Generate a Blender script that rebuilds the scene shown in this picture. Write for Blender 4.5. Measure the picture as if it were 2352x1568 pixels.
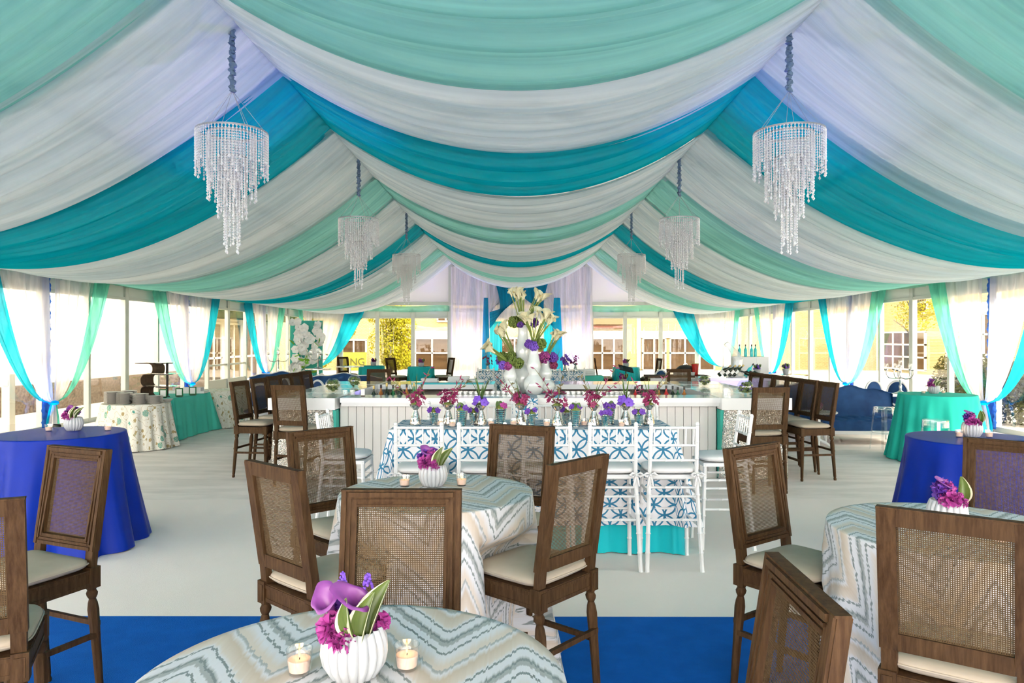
import bpy, math, random
from math import sin, cos, pi, sqrt, atan2, radians
from mathutils import Vector, Matrix

for _o in list(bpy.data.objects):
    bpy.data.objects.remove(_o, do_unlink=True)
SC = bpy.context.scene
COL = SC.collection

# ------------------------------------------------------------------ camera, sky, sun, exposure
cam_d = bpy.data.cameras.new('camera')
cam = bpy.data.objects.new('camera', cam_d); COL.objects.link(cam)
cam.location = (0, 0, 1.82); cam.rotation_euler = (pi/2, 0, 0)
cam_d.sensor_width = 36.0; cam_d.lens = 36.0*1680/2352
cam_d.shift_x = -16/2352; cam_d.shift_y = -6/2352
cam_d.clip_start = 0.05; cam_d.clip_end = 300
SC.camera = cam

world = bpy.data.worlds.new('sky'); SC.world = world
world.use_nodes = True
_bg = world.node_tree.nodes['Background']
_bg.inputs['Color'].default_value = (1.0, 0.925, 0.84, 1)
_bg.inputs['Strength'].default_value = 7.8

sun_d = bpy.data.lights.new('sun', 'SUN'); sun_d.energy = 4.0; sun_d.angle = radians(14); sun_d.color = (1, 0.9, 0.72)
sun = bpy.data.objects.new('sun', sun_d); COL.objects.link(sun)
sun.rotation_euler = Vector((-0.74, 0.26, -0.62)).to_track_quat('-Z', 'Y').to_euler()

SC.view_settings.view_transform = 'Standard'
SC.view_settings.look = 'None'
SC.view_settings.exposure = 0.45
SC.view_settings.gamma = 1.0
SC.view_settings.use_curve_mapping = False
cy = SC.cycles
cy.use_denoising = True
cy.max_bounces = 6; cy.diffuse_bounces = 3; cy.glossy_bounces = 2; cy.transmission_bounces = 4; cy.transparent_max_bounces = 14
cy.sample_clamp_indirect = 6.0
cy.use_adaptive_sampling = True; cy.adaptive_threshold = 0.12; cy.adaptive_min_samples = 12
cy.caustics_reflective = False; cy.caustics_refractive = False

# ------------------------------------------------------------------ helpers
class MB:
    def __init__(s): s.v = []; s.f = []; s.uv = None
    def vert(s, p): s.v.append(tuple(p)); return len(s.v)-1
    def box(s, c, d, rz=0.0, M=None):
        b = len(s.v); hx, hy, hz = d[0]/2, d[1]/2, d[2]/2
        cr, sr = cos(rz), sin(rz)
        for x, y, z in ((-hx,-hy,-hz),(hx,-hy,-hz),(hx,hy,-hz),(-hx,hy,-hz),(-hx,-hy,hz),(hx,-hy,hz),(hx,hy,hz),(-hx,hy,hz)):
            if M is not None: s.v.append(tuple(M @ Vector((c[0]+x, c[1]+y, c[2]+z))))
            else: s.v.append((c[0]+x*cr-y*sr, c[1]+x*sr+y*cr, c[2]+z))
        for q in ((0,3,2,1),(4,5,6,7),(0,1,5,4),(1,2,6,5),(2,3,7,6),(3,0,4,7)): s.f.append(tuple(b+i for i in q))
        return s
    def bar(s, p0, p1, w, d, side=(1,0,0)):
        """box-section bar between two points, w along `side`, d across"""
        p0 = Vector(p0); p1 = Vector(p1); t = (p1-p0).normalized(); a = Vector(side); a = (a-t*a.dot(t)).normalized(); n = t.cross(a)
        b = len(s.v)
        for p in (p0, p1):
            for i, j in ((-1,-1),(1,-1),(1,1),(-1,1)): s.v.append(tuple(p+a*(w/2*i)+n*(d/2*j)))
        for q in ((0,3,2,1),(4,5,6,7),(0,1,5,4),(1,2,6,5),(2,3,7,6),(3,0,4,7)): s.f.append(tuple(b+i for i in q))
        return s
    def tube(s, pts, r, n=8, cap=True):
        pts = [Vector(p) for p in pts]; m = len(pts); b = len(s.v)
        rr = r if isinstance(r, (list, tuple)) else [r]*m
        a = None
        for i, p in enumerate(pts):
            t = (pts[min(i+1,m-1)]-pts[max(i-1,0)]).normalized()
            if a is None:
                a = Vector((1,0,0)) if abs(t.x) < .9 else Vector((0,1,0))
            a = (a-t*a.dot(t)).normalized(); c = t.cross(a)
            for k in range(n):
                th = 2*pi*k/n; s.v.append(tuple(p+(a*cos(th)+c*sin(th))*rr[i]))
        for i in range(m-1):
            for k in range(n):
                k2 = (k+1)%n; s.f.append((b+i*n+k, b+i*n+k2, b+(i+1)*n+k2, b+(i+1)*n+k))
        if cap:
            s.f.append(tuple(b+k for k in range(n-1,-1,-1))); s.f.append(tuple(b+(m-1)*n+k for k in range(n)))
        return s
    def lathe(s, prof, n=24, c=(0,0,0), rib=None, capb=True, capt=False):
        """prof list of (r,z); rib(theta, i)->radius multiplier"""
        b = len(s.v)
        for i, (r, z) in enumerate(prof):
            for k in range(n):
                th = 2*pi*k/n; q = r*(rib(th, i) if rib else 1)
                s.v.append((c[0]+q*cos(th), c[1]+q*sin(th), c[2]+z))
        m = len(prof)
        for i in range(m-1):
            for k in range(n):
                k2 = (k+1)%n; s.f.append((b+i*n+k, b+i*n+k2, b+(i+1)*n+k2, b+(i+1)*n+k))
        if capb: s.f.append(tuple(b+k for k in range(n-1,-1,-1)))
        if capt: s.f.append(tuple(b+(m-1)*n+k for k in range(n)))
        return s
    def grid(s, fn, nu, nv, uvfn=None, closeu=False):
        b = len(s.v)
        if uvfn and s.uv is None: s.uv = [(0,0)]*len(s.v)
        for j in range(nv+1):
            for i in range(nu+(0 if closeu else 1)):
                u, v = i/nu, j/nv
                s.v.append(tuple(fn(u, v)))
                if s.uv is not None: s.uv.append(tuple(uvfn(u, v)) if uvfn else (0,0))
        w = nu if closeu else nu+1
        for j in range(nv):
            for i in range(nu):
                i2 = (i+1)%w if closeu else i+1
                s.f.append((b+j*w+i, b+j*w+i2, b+(j+1)*w+i2, b+(j+1)*w+i))
        return s
    def ball(s, c, r, n=10, m=6, sq=(1,1,1)):
        prof = [(max(1e-4, sin(pi*i/m)), -cos(pi*i/m)) for i in range(m+1)]
        b = len(s.v); s.lathe(prof, n, capb=False)
        for k in range(b, len(s.v)):
            x, y, z = s.v[k]; s.v[k] = (c[0]+x*r*sq[0], c[1]+y*r*sq[1], c[2]+z*r*sq[2])
        return s
    def poly(s, pts): 
        b = len(s.v); s.v += [tuple(p) for p in pts]; s.f.append(tuple(range(b, b+len(pts)))); return s
    def merge(s, o, M):
        b = len(s.v); s.v += [tuple(M @ Vector(p)) for p in o.v]; s.f += [tuple(b+i for i in q) for q in o.f]; return s
    def mesh(s, name, m, smooth=True, auto=40):
        me = bpy.data.meshes.new(name); me.from_pydata(s.v, [], s.f)
        if s.uv is not None:
            lay = me.uv_layers.new(name='UVMap')
            uvs = s.uv + [(0,0)]*(len(s.v)-len(s.uv))
            flat = []
            for lp in me.loops: flat += uvs[lp.vertex_index]
            lay.data.foreach_set('uv', flat)
        me.materials.append(m)
        if smooth:
            me.shade_smooth()
            if auto:
                try: me.set_sharp_from_angle(angle=radians(auto))
                except Exception: pass
        me.update(); return me

def obj(name, mb, m, parent=None, loc=None, rz=0, smooth=True, auto=40):
    me = mb.mesh(name, m, smooth, auto) if isinstance(mb, MB) else mb
    o = bpy.data.objects.new(name, me); COL.objects.link(o)
    if parent: o.parent = parent
    if loc: o.location = loc
    if rz: o.rotation_euler = (0,0,rz)
    return o
def tag(o, label, cat, group=None, kind=None):
    o['label'] = label; o['category'] = cat
    if group: o['group'] = group
    if kind: o['kind'] = kind
    return o
def thing(name, label, cat, loc=(0,0,0), rz=0, group=None):
    o = bpy.data.objects.new(name, None); COL.objects.link(o); o.empty_display_size = .1
    o.location = loc; o.rotation_euler = (0,0,rz)
    return tag(o, label, cat, group)
def struct(name, mb, m, label=None, smooth=False):
    o = obj(name, mb, m, smooth=smooth); o['kind'] = 'structure'
    if label: o['label'] = label
    return o
def struct_empty(name, label=None):
    o = bpy.data.objects.new(name, None); COL.objects.link(o); o['kind'] = 'structure'
    if label: o['label'] = label
    return o
def dup(root, loc, rz, label, group=None, scale=None, z0=None):
    def cp(o, par):
        c = o.copy(); COL.objects.link(c); c.parent = par
        for ch in o.children: cp(ch, c)
        return c
    r = cp(root, None); r.location = loc; r.rotation_euler = (0,0,rz); r['label'] = label
    if group: r['group'] = group
    if scale: r.scale = (scale,)*3
    return r
def first_or_dup(store, key, maker, loc, rz, label, group=None, scale=None):
    if key not in store:
        o = maker(); store[key] = o
        o.location = loc; o.rotation_euler = (0,0,rz); o['label'] = label
        if group: o['group'] = group
        if scale: o.scale = (scale,)*3
        return o
    return dup(store[key], loc, rz, label, group, scale)
STORE = {}
def face(fx, fy): return atan2(-fx, fy)

# ------------------------------------------------------------------ materials
def nodes(name):
    m = bpy.data.materials.new(name); m.use_nodes = True
    nt = m.node_tree; nt.nodes.clear(); return m, nt
def nd(nt, typ, ins=None, **props):
    n = nt.nodes.new('ShaderNode'+typ)
    for k, v in props.items(): setattr(n, k, v)
    for k, v in (ins or {}).items():
        if isinstance(v, bpy.types.NodeSocket): nt.links.new(v, n.inputs[k])
        else:
            if isinstance(v, (tuple, list)) and len(v) == 3 and n.inputs[k].type == 'RGBA': v = (*v, 1)
            n.inputs[k].default_value = v
    return n
def mth(nt, op, a, b=0.0, c=None, clamp=False):
    ins = {0: a, 1: b}
    if c is not None: ins[2] = c
    n = nd(nt, 'Math', ins, operation=op); n.use_clamp = clamp
    return n.outputs[0]
def mixc(nt, f, a, b, bt='MIX'):
    n = nt.nodes.new('ShaderNodeMix'); n.data_type = 'RGBA'; n.blend_type = bt
    for i, v in ((0, f), (6, a), (7, b)):
        if isinstance(v, bpy.types.NodeSocket): nt.links.new(v, n.inputs[i])
        else: n.inputs[i].default_value = (*v, 1) if isinstance(v, (tuple, list)) else v
    return n.outputs[2]
def out(nt, sh): nd(nt, 'OutputMaterial', {'Surface': sh})
def coords(nt, kind='Object', scale=(1,1,1), rot=(0,0,0)):
    tc = nd(nt, 'TexCoord')
    return nd(nt, 'Mapping', {'Vector': tc.outputs[kind], 'Scale': scale, 'Rotation': rot}).outputs[0]
def ramp(nt, fac, stops, interp='LINEAR'):
    r = nd(nt, 'ValToRGB', {'Fac': fac}); cr = r.color_ramp; cr.interpolation = interp
    while len(cr.elements) < len(stops): cr.elements.new(0.5)
    for e, (p, c) in zip(cr.elements, stops): e.position = p; e.color = (*c, 1) if len(c) == 3 else c
    return r.outputs[0]
def pbr(name, col, rough=.5, metal=0.0, var=None, bump=None, spec=.5, sheen=0, coat=0, kind='Object'):
    """var=(scale vec, amount, other colour)  bump=(scale vec, strength, distance)"""
    m, nt = nodes(name); c = col
    if var:
        n = nd(nt, 'TexNoise', {'Vector': coords(nt, kind, var[0]), 'Scale': 1.0, 'Detail': 4.0})
        f = mth(nt, 'MULTIPLY', n.outputs['Fac'], var[1], clamp=True) if var[1] != 1 else n.outputs['Fac']
        c = mixc(nt, ramp(nt, n.outputs['Fac'], [(.5-.5/max(var[1],.1)*.5, (0,0,0)), (.5+.5/max(var[1],.1)*.5, (1,1,1))]), col, var[2])
    ins = {'Base Color': c, 'Roughness': rough, 'Metallic': metal, 'Specular IOR Level': spec}
    if sheen: ins['Specular IOR Level'] = .15
    if coat: ins['Coat Weight'] = coat
    if bump:
        b = nd(nt, 'TexNoise', {'Vector': coords(nt, kind, bump[0]), 'Scale': 1.0, 'Detail': 3.0})
        ins['Normal'] = nd(nt, 'Bump', {'Height': b.outputs['Fac'], 'Strength': bump[1], 'Distance': bump[2]}).outputs[0]
    out(nt, nd(nt, 'BsdfPrincipled', ins).outputs[0]); return m
def sheer(name, col, transp=.25, transl=.5, stripes=None, tcol=None):
    """sheer cloth: transparent gaps + diffuse + translucent; stripes = mapping scale of the thread-density noise"""
    m, nt = nodes(name)
    tcol = tcol or col; cd, ct = col, tcol
    if stripes:
        n0 = nd(nt, 'TexNoise', {'Vector': coords(nt, 'Object', tuple(x*.45 for x in stripes)), 'Scale': 1.0, 'Detail': 5.0, 'Roughness': .6})
        f0 = ramp(nt, n0.outputs['Fac'], [(.36,(0,0,0)),(.62,(1,1,1))])
        cd = mixc(nt, f0, tuple(x*y for x, y in zip(col, (.74,.80,.84))), tuple(min(1, x*y) for x, y in zip(col, (1.09,1.05,1.03))))
        ct = mixc(nt, f0, tuple(x*y for x, y in zip(tcol, (.74,.80,.84))), tuple(min(1, x*y) for x, y in zip(tcol, (1.09,1.05,1.03))))
    d = nd(nt, 'BsdfDiffuse', {'Color': cd}).outputs[0]
    t = nd(nt, 'BsdfTranslucent', {'Color': ct}).outputs[0]
    a = nd(nt, 'MixShader', {0: transl, 1: d, 2: t}).outputs[0]
    f = transp
    if stripes:
        n = nd(nt, 'TexNoise', {'Vector': coords(nt, 'Object', stripes), 'Scale': 1.0, 'Detail': 3.0})
        f = ramp(nt, n.outputs['Fac'], [(.32, (max(0,transp-.18),)*3), (.66, (min(1,transp+.16),)*3)])
    tr = nd(nt, 'BsdfTransparent', {'Color': tuple(.15+.85*x for x in col)}).outputs[0]
    out(nt, nd(nt, 'MixShader', {0: f, 1: a, 2: tr}).outputs[0]); return m
def emit(name, col, s):
    m, nt = nodes(name); out(nt, nd(nt, 'Emission', {'Color': col, 'Strength': s}).outputs[0]); return m
def clear(name, tint=(1,1,1), gloss=.12, rough=.03, body=0.0, edge=.5):
    """thin clear plastic / glass that lets light through"""
    m, nt = nodes(name)
    lw = nd(nt, 'LayerWeight', {'Blend': .25}).outputs['Facing']
    f = mth(nt, 'MULTIPLY_ADD', lw, edge, gloss, clamp=True)
    tr = nd(nt, 'BsdfTransparent', {'Color': tint}).outputs[0]
    gl = nd(nt, 'BsdfGlossy', {'Color': (1,1,1), 'Roughness': rough}).outputs[0]
    s = nd(nt, 'MixShader', {0: f, 1: tr, 2: gl}).outputs[0]
    if body: s = nd(nt, 'MixShader', {0: body, 1: s, 2: nd(nt, 'BsdfDiffuse', {'Color': (.95,.95,.98)}).outputs[0]}).outputs[0]
    out(nt, s); return m

M = {}
def _wood(name, a, b, sc=(30,30,3)):
    m, nt = nodes(name)
    n1 = nd(nt, 'TexNoise', {'Vector': coords(nt, 'Object', sc), 'Scale': 2.2, 'Detail': 6.0, 'Roughness': .65})
    n2 = nd(nt, 'TexNoise', {'Vector': coords(nt, 'Object', (3,3,2)), 'Scale': 1.5, 'Detail': 2.0})
    c = mixc(nt, ramp(nt, n1.outputs['Fac'], [(.35,(0,0,0)),(.68,(1,1,1))]), a, b)
    c = mixc(nt, mth(nt,'MULTIPLY',n2.outputs['Fac'],.45), c, tuple(x*.62 for x in a))
    bp = nd(nt, 'Bump', {'Height': n1.outputs['Fac'], 'Strength': .35, 'Distance': .002}).outputs[0]
    out(nt, nd(nt, 'BsdfPrincipled', {'Base Color': c, 'Roughness': .66, 'Normal': bp, 'Specular IOR Level': .14}).outputs[0]); return m
M['wood'] = _wood('weathered_brown_wood', (.042,.0195,.0075), (.105,.058,.025))
M['darkwood'] = _wood('dark_wood', (.07,.045,.03), (.13,.085,.055))
M['cane'] = pbr('woven_cane', (.118,.077,.038), .8, var=((60,60,60), 1, (.072,.045,.021)), spec=.1)
M['linen'] = pbr('cream_linen', (.47,.41,.325), .9, var=((9,9,9), 1, (.42,.36,.275)), bump=((300,300,300), .25, .001), sheen=.2)
M['white'] = pbr('white_paint', (.72,.73,.73), .4, var=((3,3,3), 1, (.68,.69,.69)))
M['whitecloth'] = pbr('white_cotton', (.73,.72,.72), .9, bump=((40,40,40), .2, .004))
M['bartop'] = pbr('glossy_white_bar_top', (.84,.85,.85), .12, coat=.4)
M['bead'] = pbr('white_beadboard', (.68,.67,.65), .5, var=((2,2,.4), 1, (.64,.63,.61)))
M['royal'] = pbr('royal_blue_satin', (.002,.020,.25), .40, var=((4,4,4), 1, (.003,.026,.32)), spec=.10)
M['emerald'] = pbr('sea_green_linen', (.02,.50,.38), .7, var=((6,6,2), 1, (.03,.58,.46)), sheen=.3)
M['tealcloth'] = pbr('teal_cloth', (.01,.40,.42), .6, sheen=.2)
M['turq'] = pbr('turquoise_satin', (.01,.50,.56), .35, sheen=.2)
M['aqua'] = pbr('aqua_green_cloth', (.10,.66,.53), .7, sheen=.2)
M['navy'] = pbr('navy_velvet', (.008,.035,.12), .6, var=((5,5,5), 1, (.02,.075,.21)), sheen=.9)
M['silver'] = pbr('silver_metal', (.75,.74,.70), .18, 1.0)
M['alu'] = pbr('tent_aluminium', (.50,.54,.50), .45, .35)
M['altrim'] = pbr('grey_tent_panel', (.62,.68,.64), .7)
M['black'] = pbr('black_plastic', (.015,.015,.017), .4)
M['leafgreen'] = pbr('leaf_green', (.05,.11,.018), .5, var=((25,25,25), 1, (.10,.17,.035)))
M['moss'] = pbr('moss_green', (.10,.14,.02), .9, var=((60,60,60), 1, (.20,.25,.05)), bump=((90,90,90), 1, .01))
M['hydgreen'] = pbr('green_hydrangea', (.075,.115,.014), .8, var=((70,70,70), 1, (.20,.27,.05)), bump=((80,80,80), .8, .01))
M['purple'] = pbr('violet_petal', (.085,.018,.25), .6, var=((40,40,40), 1, (.16,.05,.40)))
M['orchid'] = pbr('purple_orchid_petal', (.13,.045,.42), .55, var=((40,40,40), 1, (.21,.09,.55)))
M['magenta'] = pbr('magenta_petal', (.26,.018,.17), .6, var=((30,30,30), 1, (.42,.06,.30)))
M['calla'] = pbr('purple_calla', (.15,.025,.17), .4, var=((14,14,14), 1, (.27,.075,.30)))
M['burgundy'] = pbr('burgundy_orchid', (.17,.006,.05), .55, var=((50,50,50), 1, (.30,.022,.11)))
M['twig'] = pbr('brown_green_stem', (.16,.13,.05), .7)
M['stem'] = pbr('green_stem', (.20,.27,.05), .5)
M['callawhite'] = pbr('ivory_calla', (.78,.74,.50), .5)
M['porcelain'] = pbr('white_porcelain', (.70,.74,.73), .12, coat=.5)
M['china'] = pbr('grey_white_china', (.56,.53,.49), .35)
M['wax'] = pbr('peach_wax', (.95,.66,.52), .6)
M['flame'] = emit('candle_flame', (1,.50,.12), 5)
M['wick'] = M['black']
M['redgl'] = pbr('red_glass', (.45,.02,.015), .15)
M['bottle_dk'] = pbr('dark_bottle_glass', (.015,.025,.012), .1)
M['bottle_gr'] = pbr('green_bottle_glass', (.03,.16,.06), .1)
M['bottle_tq'] = pbr('turquoise_bottle', (.05,.55,.58), .25)
M['bottle_am'] = pbr('amber_liquor', (.35,.12,.02), .12)
M['foil'] = pbr('gold_foil', (.55,.42,.15), .35, .6)
M['glass'] = clear('clear_glass', (.97,.98,.98), .06, .02, edge=.45)
M['pane'] = clear('window_pane', (.985,.99,.985), .015, .0, edge=.25)
M['acrylic'] = clear('clear_acrylic', (.96,.98,.985), .10, .02, .05, edge=.75)
M['ice'] = clear('clear_ice', (.93,.96,.97), .15, .12, .25, edge=.8)
M['crystal'] = clear('cut_crystal', (.97,.97,1), .30, .14, .58, edge=.6)
M['mint'] = sheer('mint_sheer', (.34,.74,.66), .10, .60, (.25,9,.25))
M['whitesheer'] = sheer('white_sheer', (.74,.81,.83), .12, .60, (.25,9,.25))
M['teal'] = sheer('teal_sheer', (.002,.38,.46), .05, .62, (.25,9,.25), tcol=(.003,.48,.58))
M['cmint'] = sheer('mint_curtain_sheer', (.20,.76,.62), .20, .68, (.6,7,.6))
M['cwhite'] = sheer('white_curtain_sheer', (.92,.91,.92), .30, .74, (.6,7,.6))
M['cteal'] = sheer('teal_curtain_sheer', (.004,.36,.58), .13, .62, (.6,7,.6), tcol=(.02,.62,.80))
M['farteal'] = sheer('teal_glitter_sheer', (.01,.33,.55), .16, .5, (7,.6,.6))
M['farwhite'] = sheer('white_backdrop_sheer', (.85,.84,.88), .12, .5, (8,.6,.6))
M['sleeve'] = sheer('blue_post_sleeve', (.05,.17,.60), .03, .35)
M['valance'] = sheer('green_valance', (.30,.66,.52), .05, .4)
M['vinyl'] = sheer('white_tent_vinyl', (.86,.86,.86), 0.0, .040)
M['gable'] = sheer('white_gable_vinyl', (.80,.80,.86), 0.0, .03)
M['cord'] = pbr('blue_grey_cord_sleeve', (.18,.27,.34), .8, var=((30,30,30), 1, (.10,.16,.30)))
M['wire'] = pbr('thin_steel_wire', (.42,.42,.45), .4, .5)
M['purlin'] = pbr('dark_purlin', (.10,.11,.10), .6)
M['asphalt'] = pbr('pale_paving', (.52,.47,.38), .9, var=((.6,.6,.6), 1, (.45,.40,.32)))
M['panelwall'] = pbr('pale_wall_panel', (.66,.61,.52), .8)
M['granite'] = pbr('brown_granite', (.10,.072,.046), .9, var=((14,14,14), 2, (.20,.155,.11)), spec=.05)
M['winframe'] = pbr('white_window_frame', (.62,.59,.50), .5)
M['darkpane'] = pbr('brown_window_glass', (.040,.022,.009), .3, var=((.9,.9,5), 1, (.085,.05,.022)), spec=.15)
M['awning'] = pbr('yellow_green_panel', (.30,.29,.02), .7)
M['foliage'] = pbr('yellow_green_leaves', (.20,.19,.008), .8, var=((.8,.8,.8), 1, (.33,.28,.015)), spec=.05)
M['hedge'] = pbr('dark_hedge_leaves', (.016,.021,.004), .8, var=((3,3,3), 1, (.055,.055,.010)), spec=.05)
M['bark'] = pbr('tree_bark', (.07,.05,.03), .8)
M['paper'] = pbr('white_paper', (.84,.84,.82), .7)
M['leafpaper'] = pbr('bright_green_paper', (.22,.50,.04), .6)
M['mintpanel'] = pbr('sea_green_panel', (.03,.45,.36), .6)
M['gold'] = pbr('bronze_metal', (.30,.20,.12), .35, .4)

def _brick():
    m, nt = nodes('yellow_brick')
    b = nd(nt, 'TexBrick', {'Vector': coords(nt, 'Object', (1,1,1), (pi/2,0,0)), 'Color1': (.32,.245,.085), 'Color2': (.28,.21,.072), 'Mortar': (.40,.33,.18),
        'Scale': 1.0, 'Mortar Size': .012, 'Brick Width': .23, 'Row Height': .08})
    out(nt, nd(nt, 'BsdfPrincipled', {'Base Color': b.outputs['Color'], 'Roughness': .9}).outputs[0]); return m
M['brick'] = _brick()

def _carpet(name, a, b, big, mot=1):
    m, nt = nodes(name)
    n1 = nd(nt, 'TexNoise', {'Vector': coords(nt), 'Scale': 240.0, 'Detail': 2.0})
    n2 = nd(nt, 'TexNoise', {'Vector': coords(nt, 'Object', big), 'Scale': 1.0, 'Detail': 5.0, 'Roughness': .6})
    c = mixc(nt, ramp(nt, n2.outputs['Fac'], [(.4,(0,0,0)),(.65,(mot,)*3)]), a, b)
    c = mixc(nt, mth(nt,'MULTIPLY',n1.outputs['Fac'],.4), c, tuple(x*.88 for x in a))
    bp = nd(nt, 'Bump', {'Height': n1.outputs['Fac'], 'Strength': .4, 'Distance': .006}).outputs[0]
    out(nt, nd(nt, 'BsdfPrincipled', {'Base Color': c, 'Roughness': .95, 'Normal': bp, 'Specular IOR Level': .1}).outputs[0]); return m
M['carpet1'] = _carpet('cream_carpet', (.97,.86,.80), (.94,.83,.76), (.6,.6,.6))
M['carpet2'] = _carpet('trodden_cream_carpet', (.97,.87,.81), (.78,.70,.64), (1.1,4.5,1))
M['bluecarpet'] = _carpet('blue_carpet', (.004,.105,.45), (.005,.125,.52), (6,6,6))

def _sequin():
    m, nt = nodes('silver_sequin')
    v = nd(nt, 'TexVoronoi', {'Vector': coords(nt), 'Scale': 190.0})
    sub = nd(nt, 'VectorMath', {0: v.outputs['Color'], 1: (.5,.5,.5)}, operation='SUBTRACT')
    sc = nd(nt, 'VectorMath', {0: sub.outputs[0], 'Scale': 1.5}, operation='SCALE')
    g = nd(nt, 'NewGeometry')
    ad = nd(nt, 'VectorMath', {0: g.outputs['Normal'], 1: sc.outputs[0]}, operation='ADD')
    nm = nd(nt, 'VectorMath', {0: ad.outputs[0]}, operation='NORMALIZE')
    out(nt, nd(nt, 'BsdfPrincipled', {'Base Color': (.78,.75,.70), 'Metallic': .85, 'Roughness': .22, 'Normal': nm.outputs[0]}).outputs[0]); return m
M['sequin'] = _sequin()
def _mercury():
    m, nt = nodes('mercury_glass')
    n = nd(nt, 'TexNoise', {'Vector': coords(nt), 'Scale': 60.0, 'Detail': 4.0})
    c = ramp(nt, n.outputs['Fac'], [(.38,(.30,.26,.20)),(.5,(.72,.70,.66)),(.7,(.88,.86,.82))])
    bp = nd(nt, 'Bump', {'Height': n.outputs['Fac'], 'Strength': .5, 'Distance': .004}).outputs[0]
    out(nt, nd(nt, 'BsdfPrincipled', {'Base Color': c, 'Metallic': .9, 'Roughness': .2, 'Normal': bp}).outputs[0]); return m
M['mercury'] = _mercury()

def uvxy(nt):
    tc = nd(nt, 'TexCoord'); s = nd(nt, 'SeparateXYZ', {0: tc.outputs['UV']}); return s.outputs[0], s.outputs[1], tc.outputs['UV']
def _chevron():
    m, nt = nodes('flame_stitch_cloth')
    x, y, uv = uvxy(nt)
    P = .42
    tri = mth(nt, 'PINGPONG', x, P/2)                       # 0..P/2 zigzag
    cell = mth(nt, 'FLOOR', mth(nt, 'MULTIPLY', x, 170.0))
    cy_ = mth(nt, 'FLOOR', mth(nt, 'MULTIPLY', y, 1.2))
    wn = nd(nt, 'TexWhiteNoise', {'Vector': nd(nt, 'CombineXYZ', {0: cell, 1: cy_}).outputs[0]}, noise_dimensions='2D').outputs['Value']
    st = mth(nt, 'MULTIPLY', mth(nt, 'FLOOR', mth(nt, 'MULTIPLY', tri, 32.0)), 1/32.0)   # stepped
    lo = nd(nt, 'TexNoise', {'Vector': uv, 'Scale': 9.0, 'Detail': 2.0}).outputs['Fac']
    t = mth(nt, 'ADD', y, mth(nt, 'MULTIPLY', mth(nt, 'ADD', mth(nt,'MULTIPLY',tri,.85), mth(nt,'MULTIPLY',st,.15)), 1.45))
    t = mth(nt, 'ADD', t, mth(nt, 'MULTIPLY', wn, .015))
    t = mth(nt, 'ADD', t, mth(nt, 'MULTIPLY', lo, .02))
    f = mth(nt, 'FRACT', mth(nt, 'MULTIPLY', t, 1/.40))
    cr, bl, tg, gy, bg = (.64,.57,.48), (.66,.68,.70), (.17,.22,.22), (.34,.37,.36), (.54,.45,.34)
    c = ramp(nt, f, [(0,cr),(.12,bl),(.170,bl),(.175,tg),(.205,tg),(.21,bl),(.29,bl),(.31,gy),(.36,gy),(.365,tg),(.395,tg),(.40,gy),(.44,bl),(.54,bl),(.545,tg),(.575,tg),(.58,bl),(.64,cr),(.80,bg),(.88,bl),(.91,gy),(.935,gy),(.94,cr),(1,cr)])
    th = nd(nt, 'TexNoise', {'Vector': nd(nt, 'Mapping', {'Vector': uv, 'Scale': (240,30,1)}).outputs[0], 'Scale': 1.0}).outputs['Fac']
    c = mixc(nt, mth(nt,'MULTIPLY',th,.22), c, (.50,.46,.40))
    out(nt, nd(nt, 'BsdfPrincipled', {'Base Color': c, 'Roughness': .55}).outputs[0]); return m
M['chevron'] = _chevron()
def _rings():
    m, nt = nodes('overlapping_ring_cloth')
    x0, y0, uv = uvxy(nt); x = mth(nt,'MULTIPLY',mth(nt,'ADD',x0,y0),.70711); y = mth(nt,'MULTIPLY',mth(nt,'SUBTRACT',x0,y0),.70711); S = .130
    def fr(a): return mth(nt, 'SUBTRACT', mth(nt, 'FRACT', mth(nt, 'MULTIPLY', a, 1/S)), .5)
    fx, fy = fr(x), fr(y); best = None
    for cx, cy2 in ((0,0),(1,0),(-1,0),(0,1),(0,-1)):
        dx = mth(nt, 'SUBTRACT', fx, float(cx)); dy = mth(nt, 'SUBTRACT', fy, float(cy2))
        d = mth(nt, 'SQRT', mth(nt, 'ADD', mth(nt,'MULTIPLY',dx,dx), mth(nt,'MULTIPLY',dy,dy)))
        e = mth(nt, 'ABSOLUTE', mth(nt, 'SUBTRACT', d, .69))
        best = e if best is None else mth(nt, 'MINIMUM', best, e)
    k = mth(nt, 'LESS_THAN', best, .055)
    c = mixc(nt, k, (.70,.71,.74), (.003,.16,.30))
    out(nt, nd(nt, 'BsdfPrincipled', {'Base Color': c, 'Roughness': .6}).outputs[0]); return m
M['rings'] = _rings()
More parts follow.
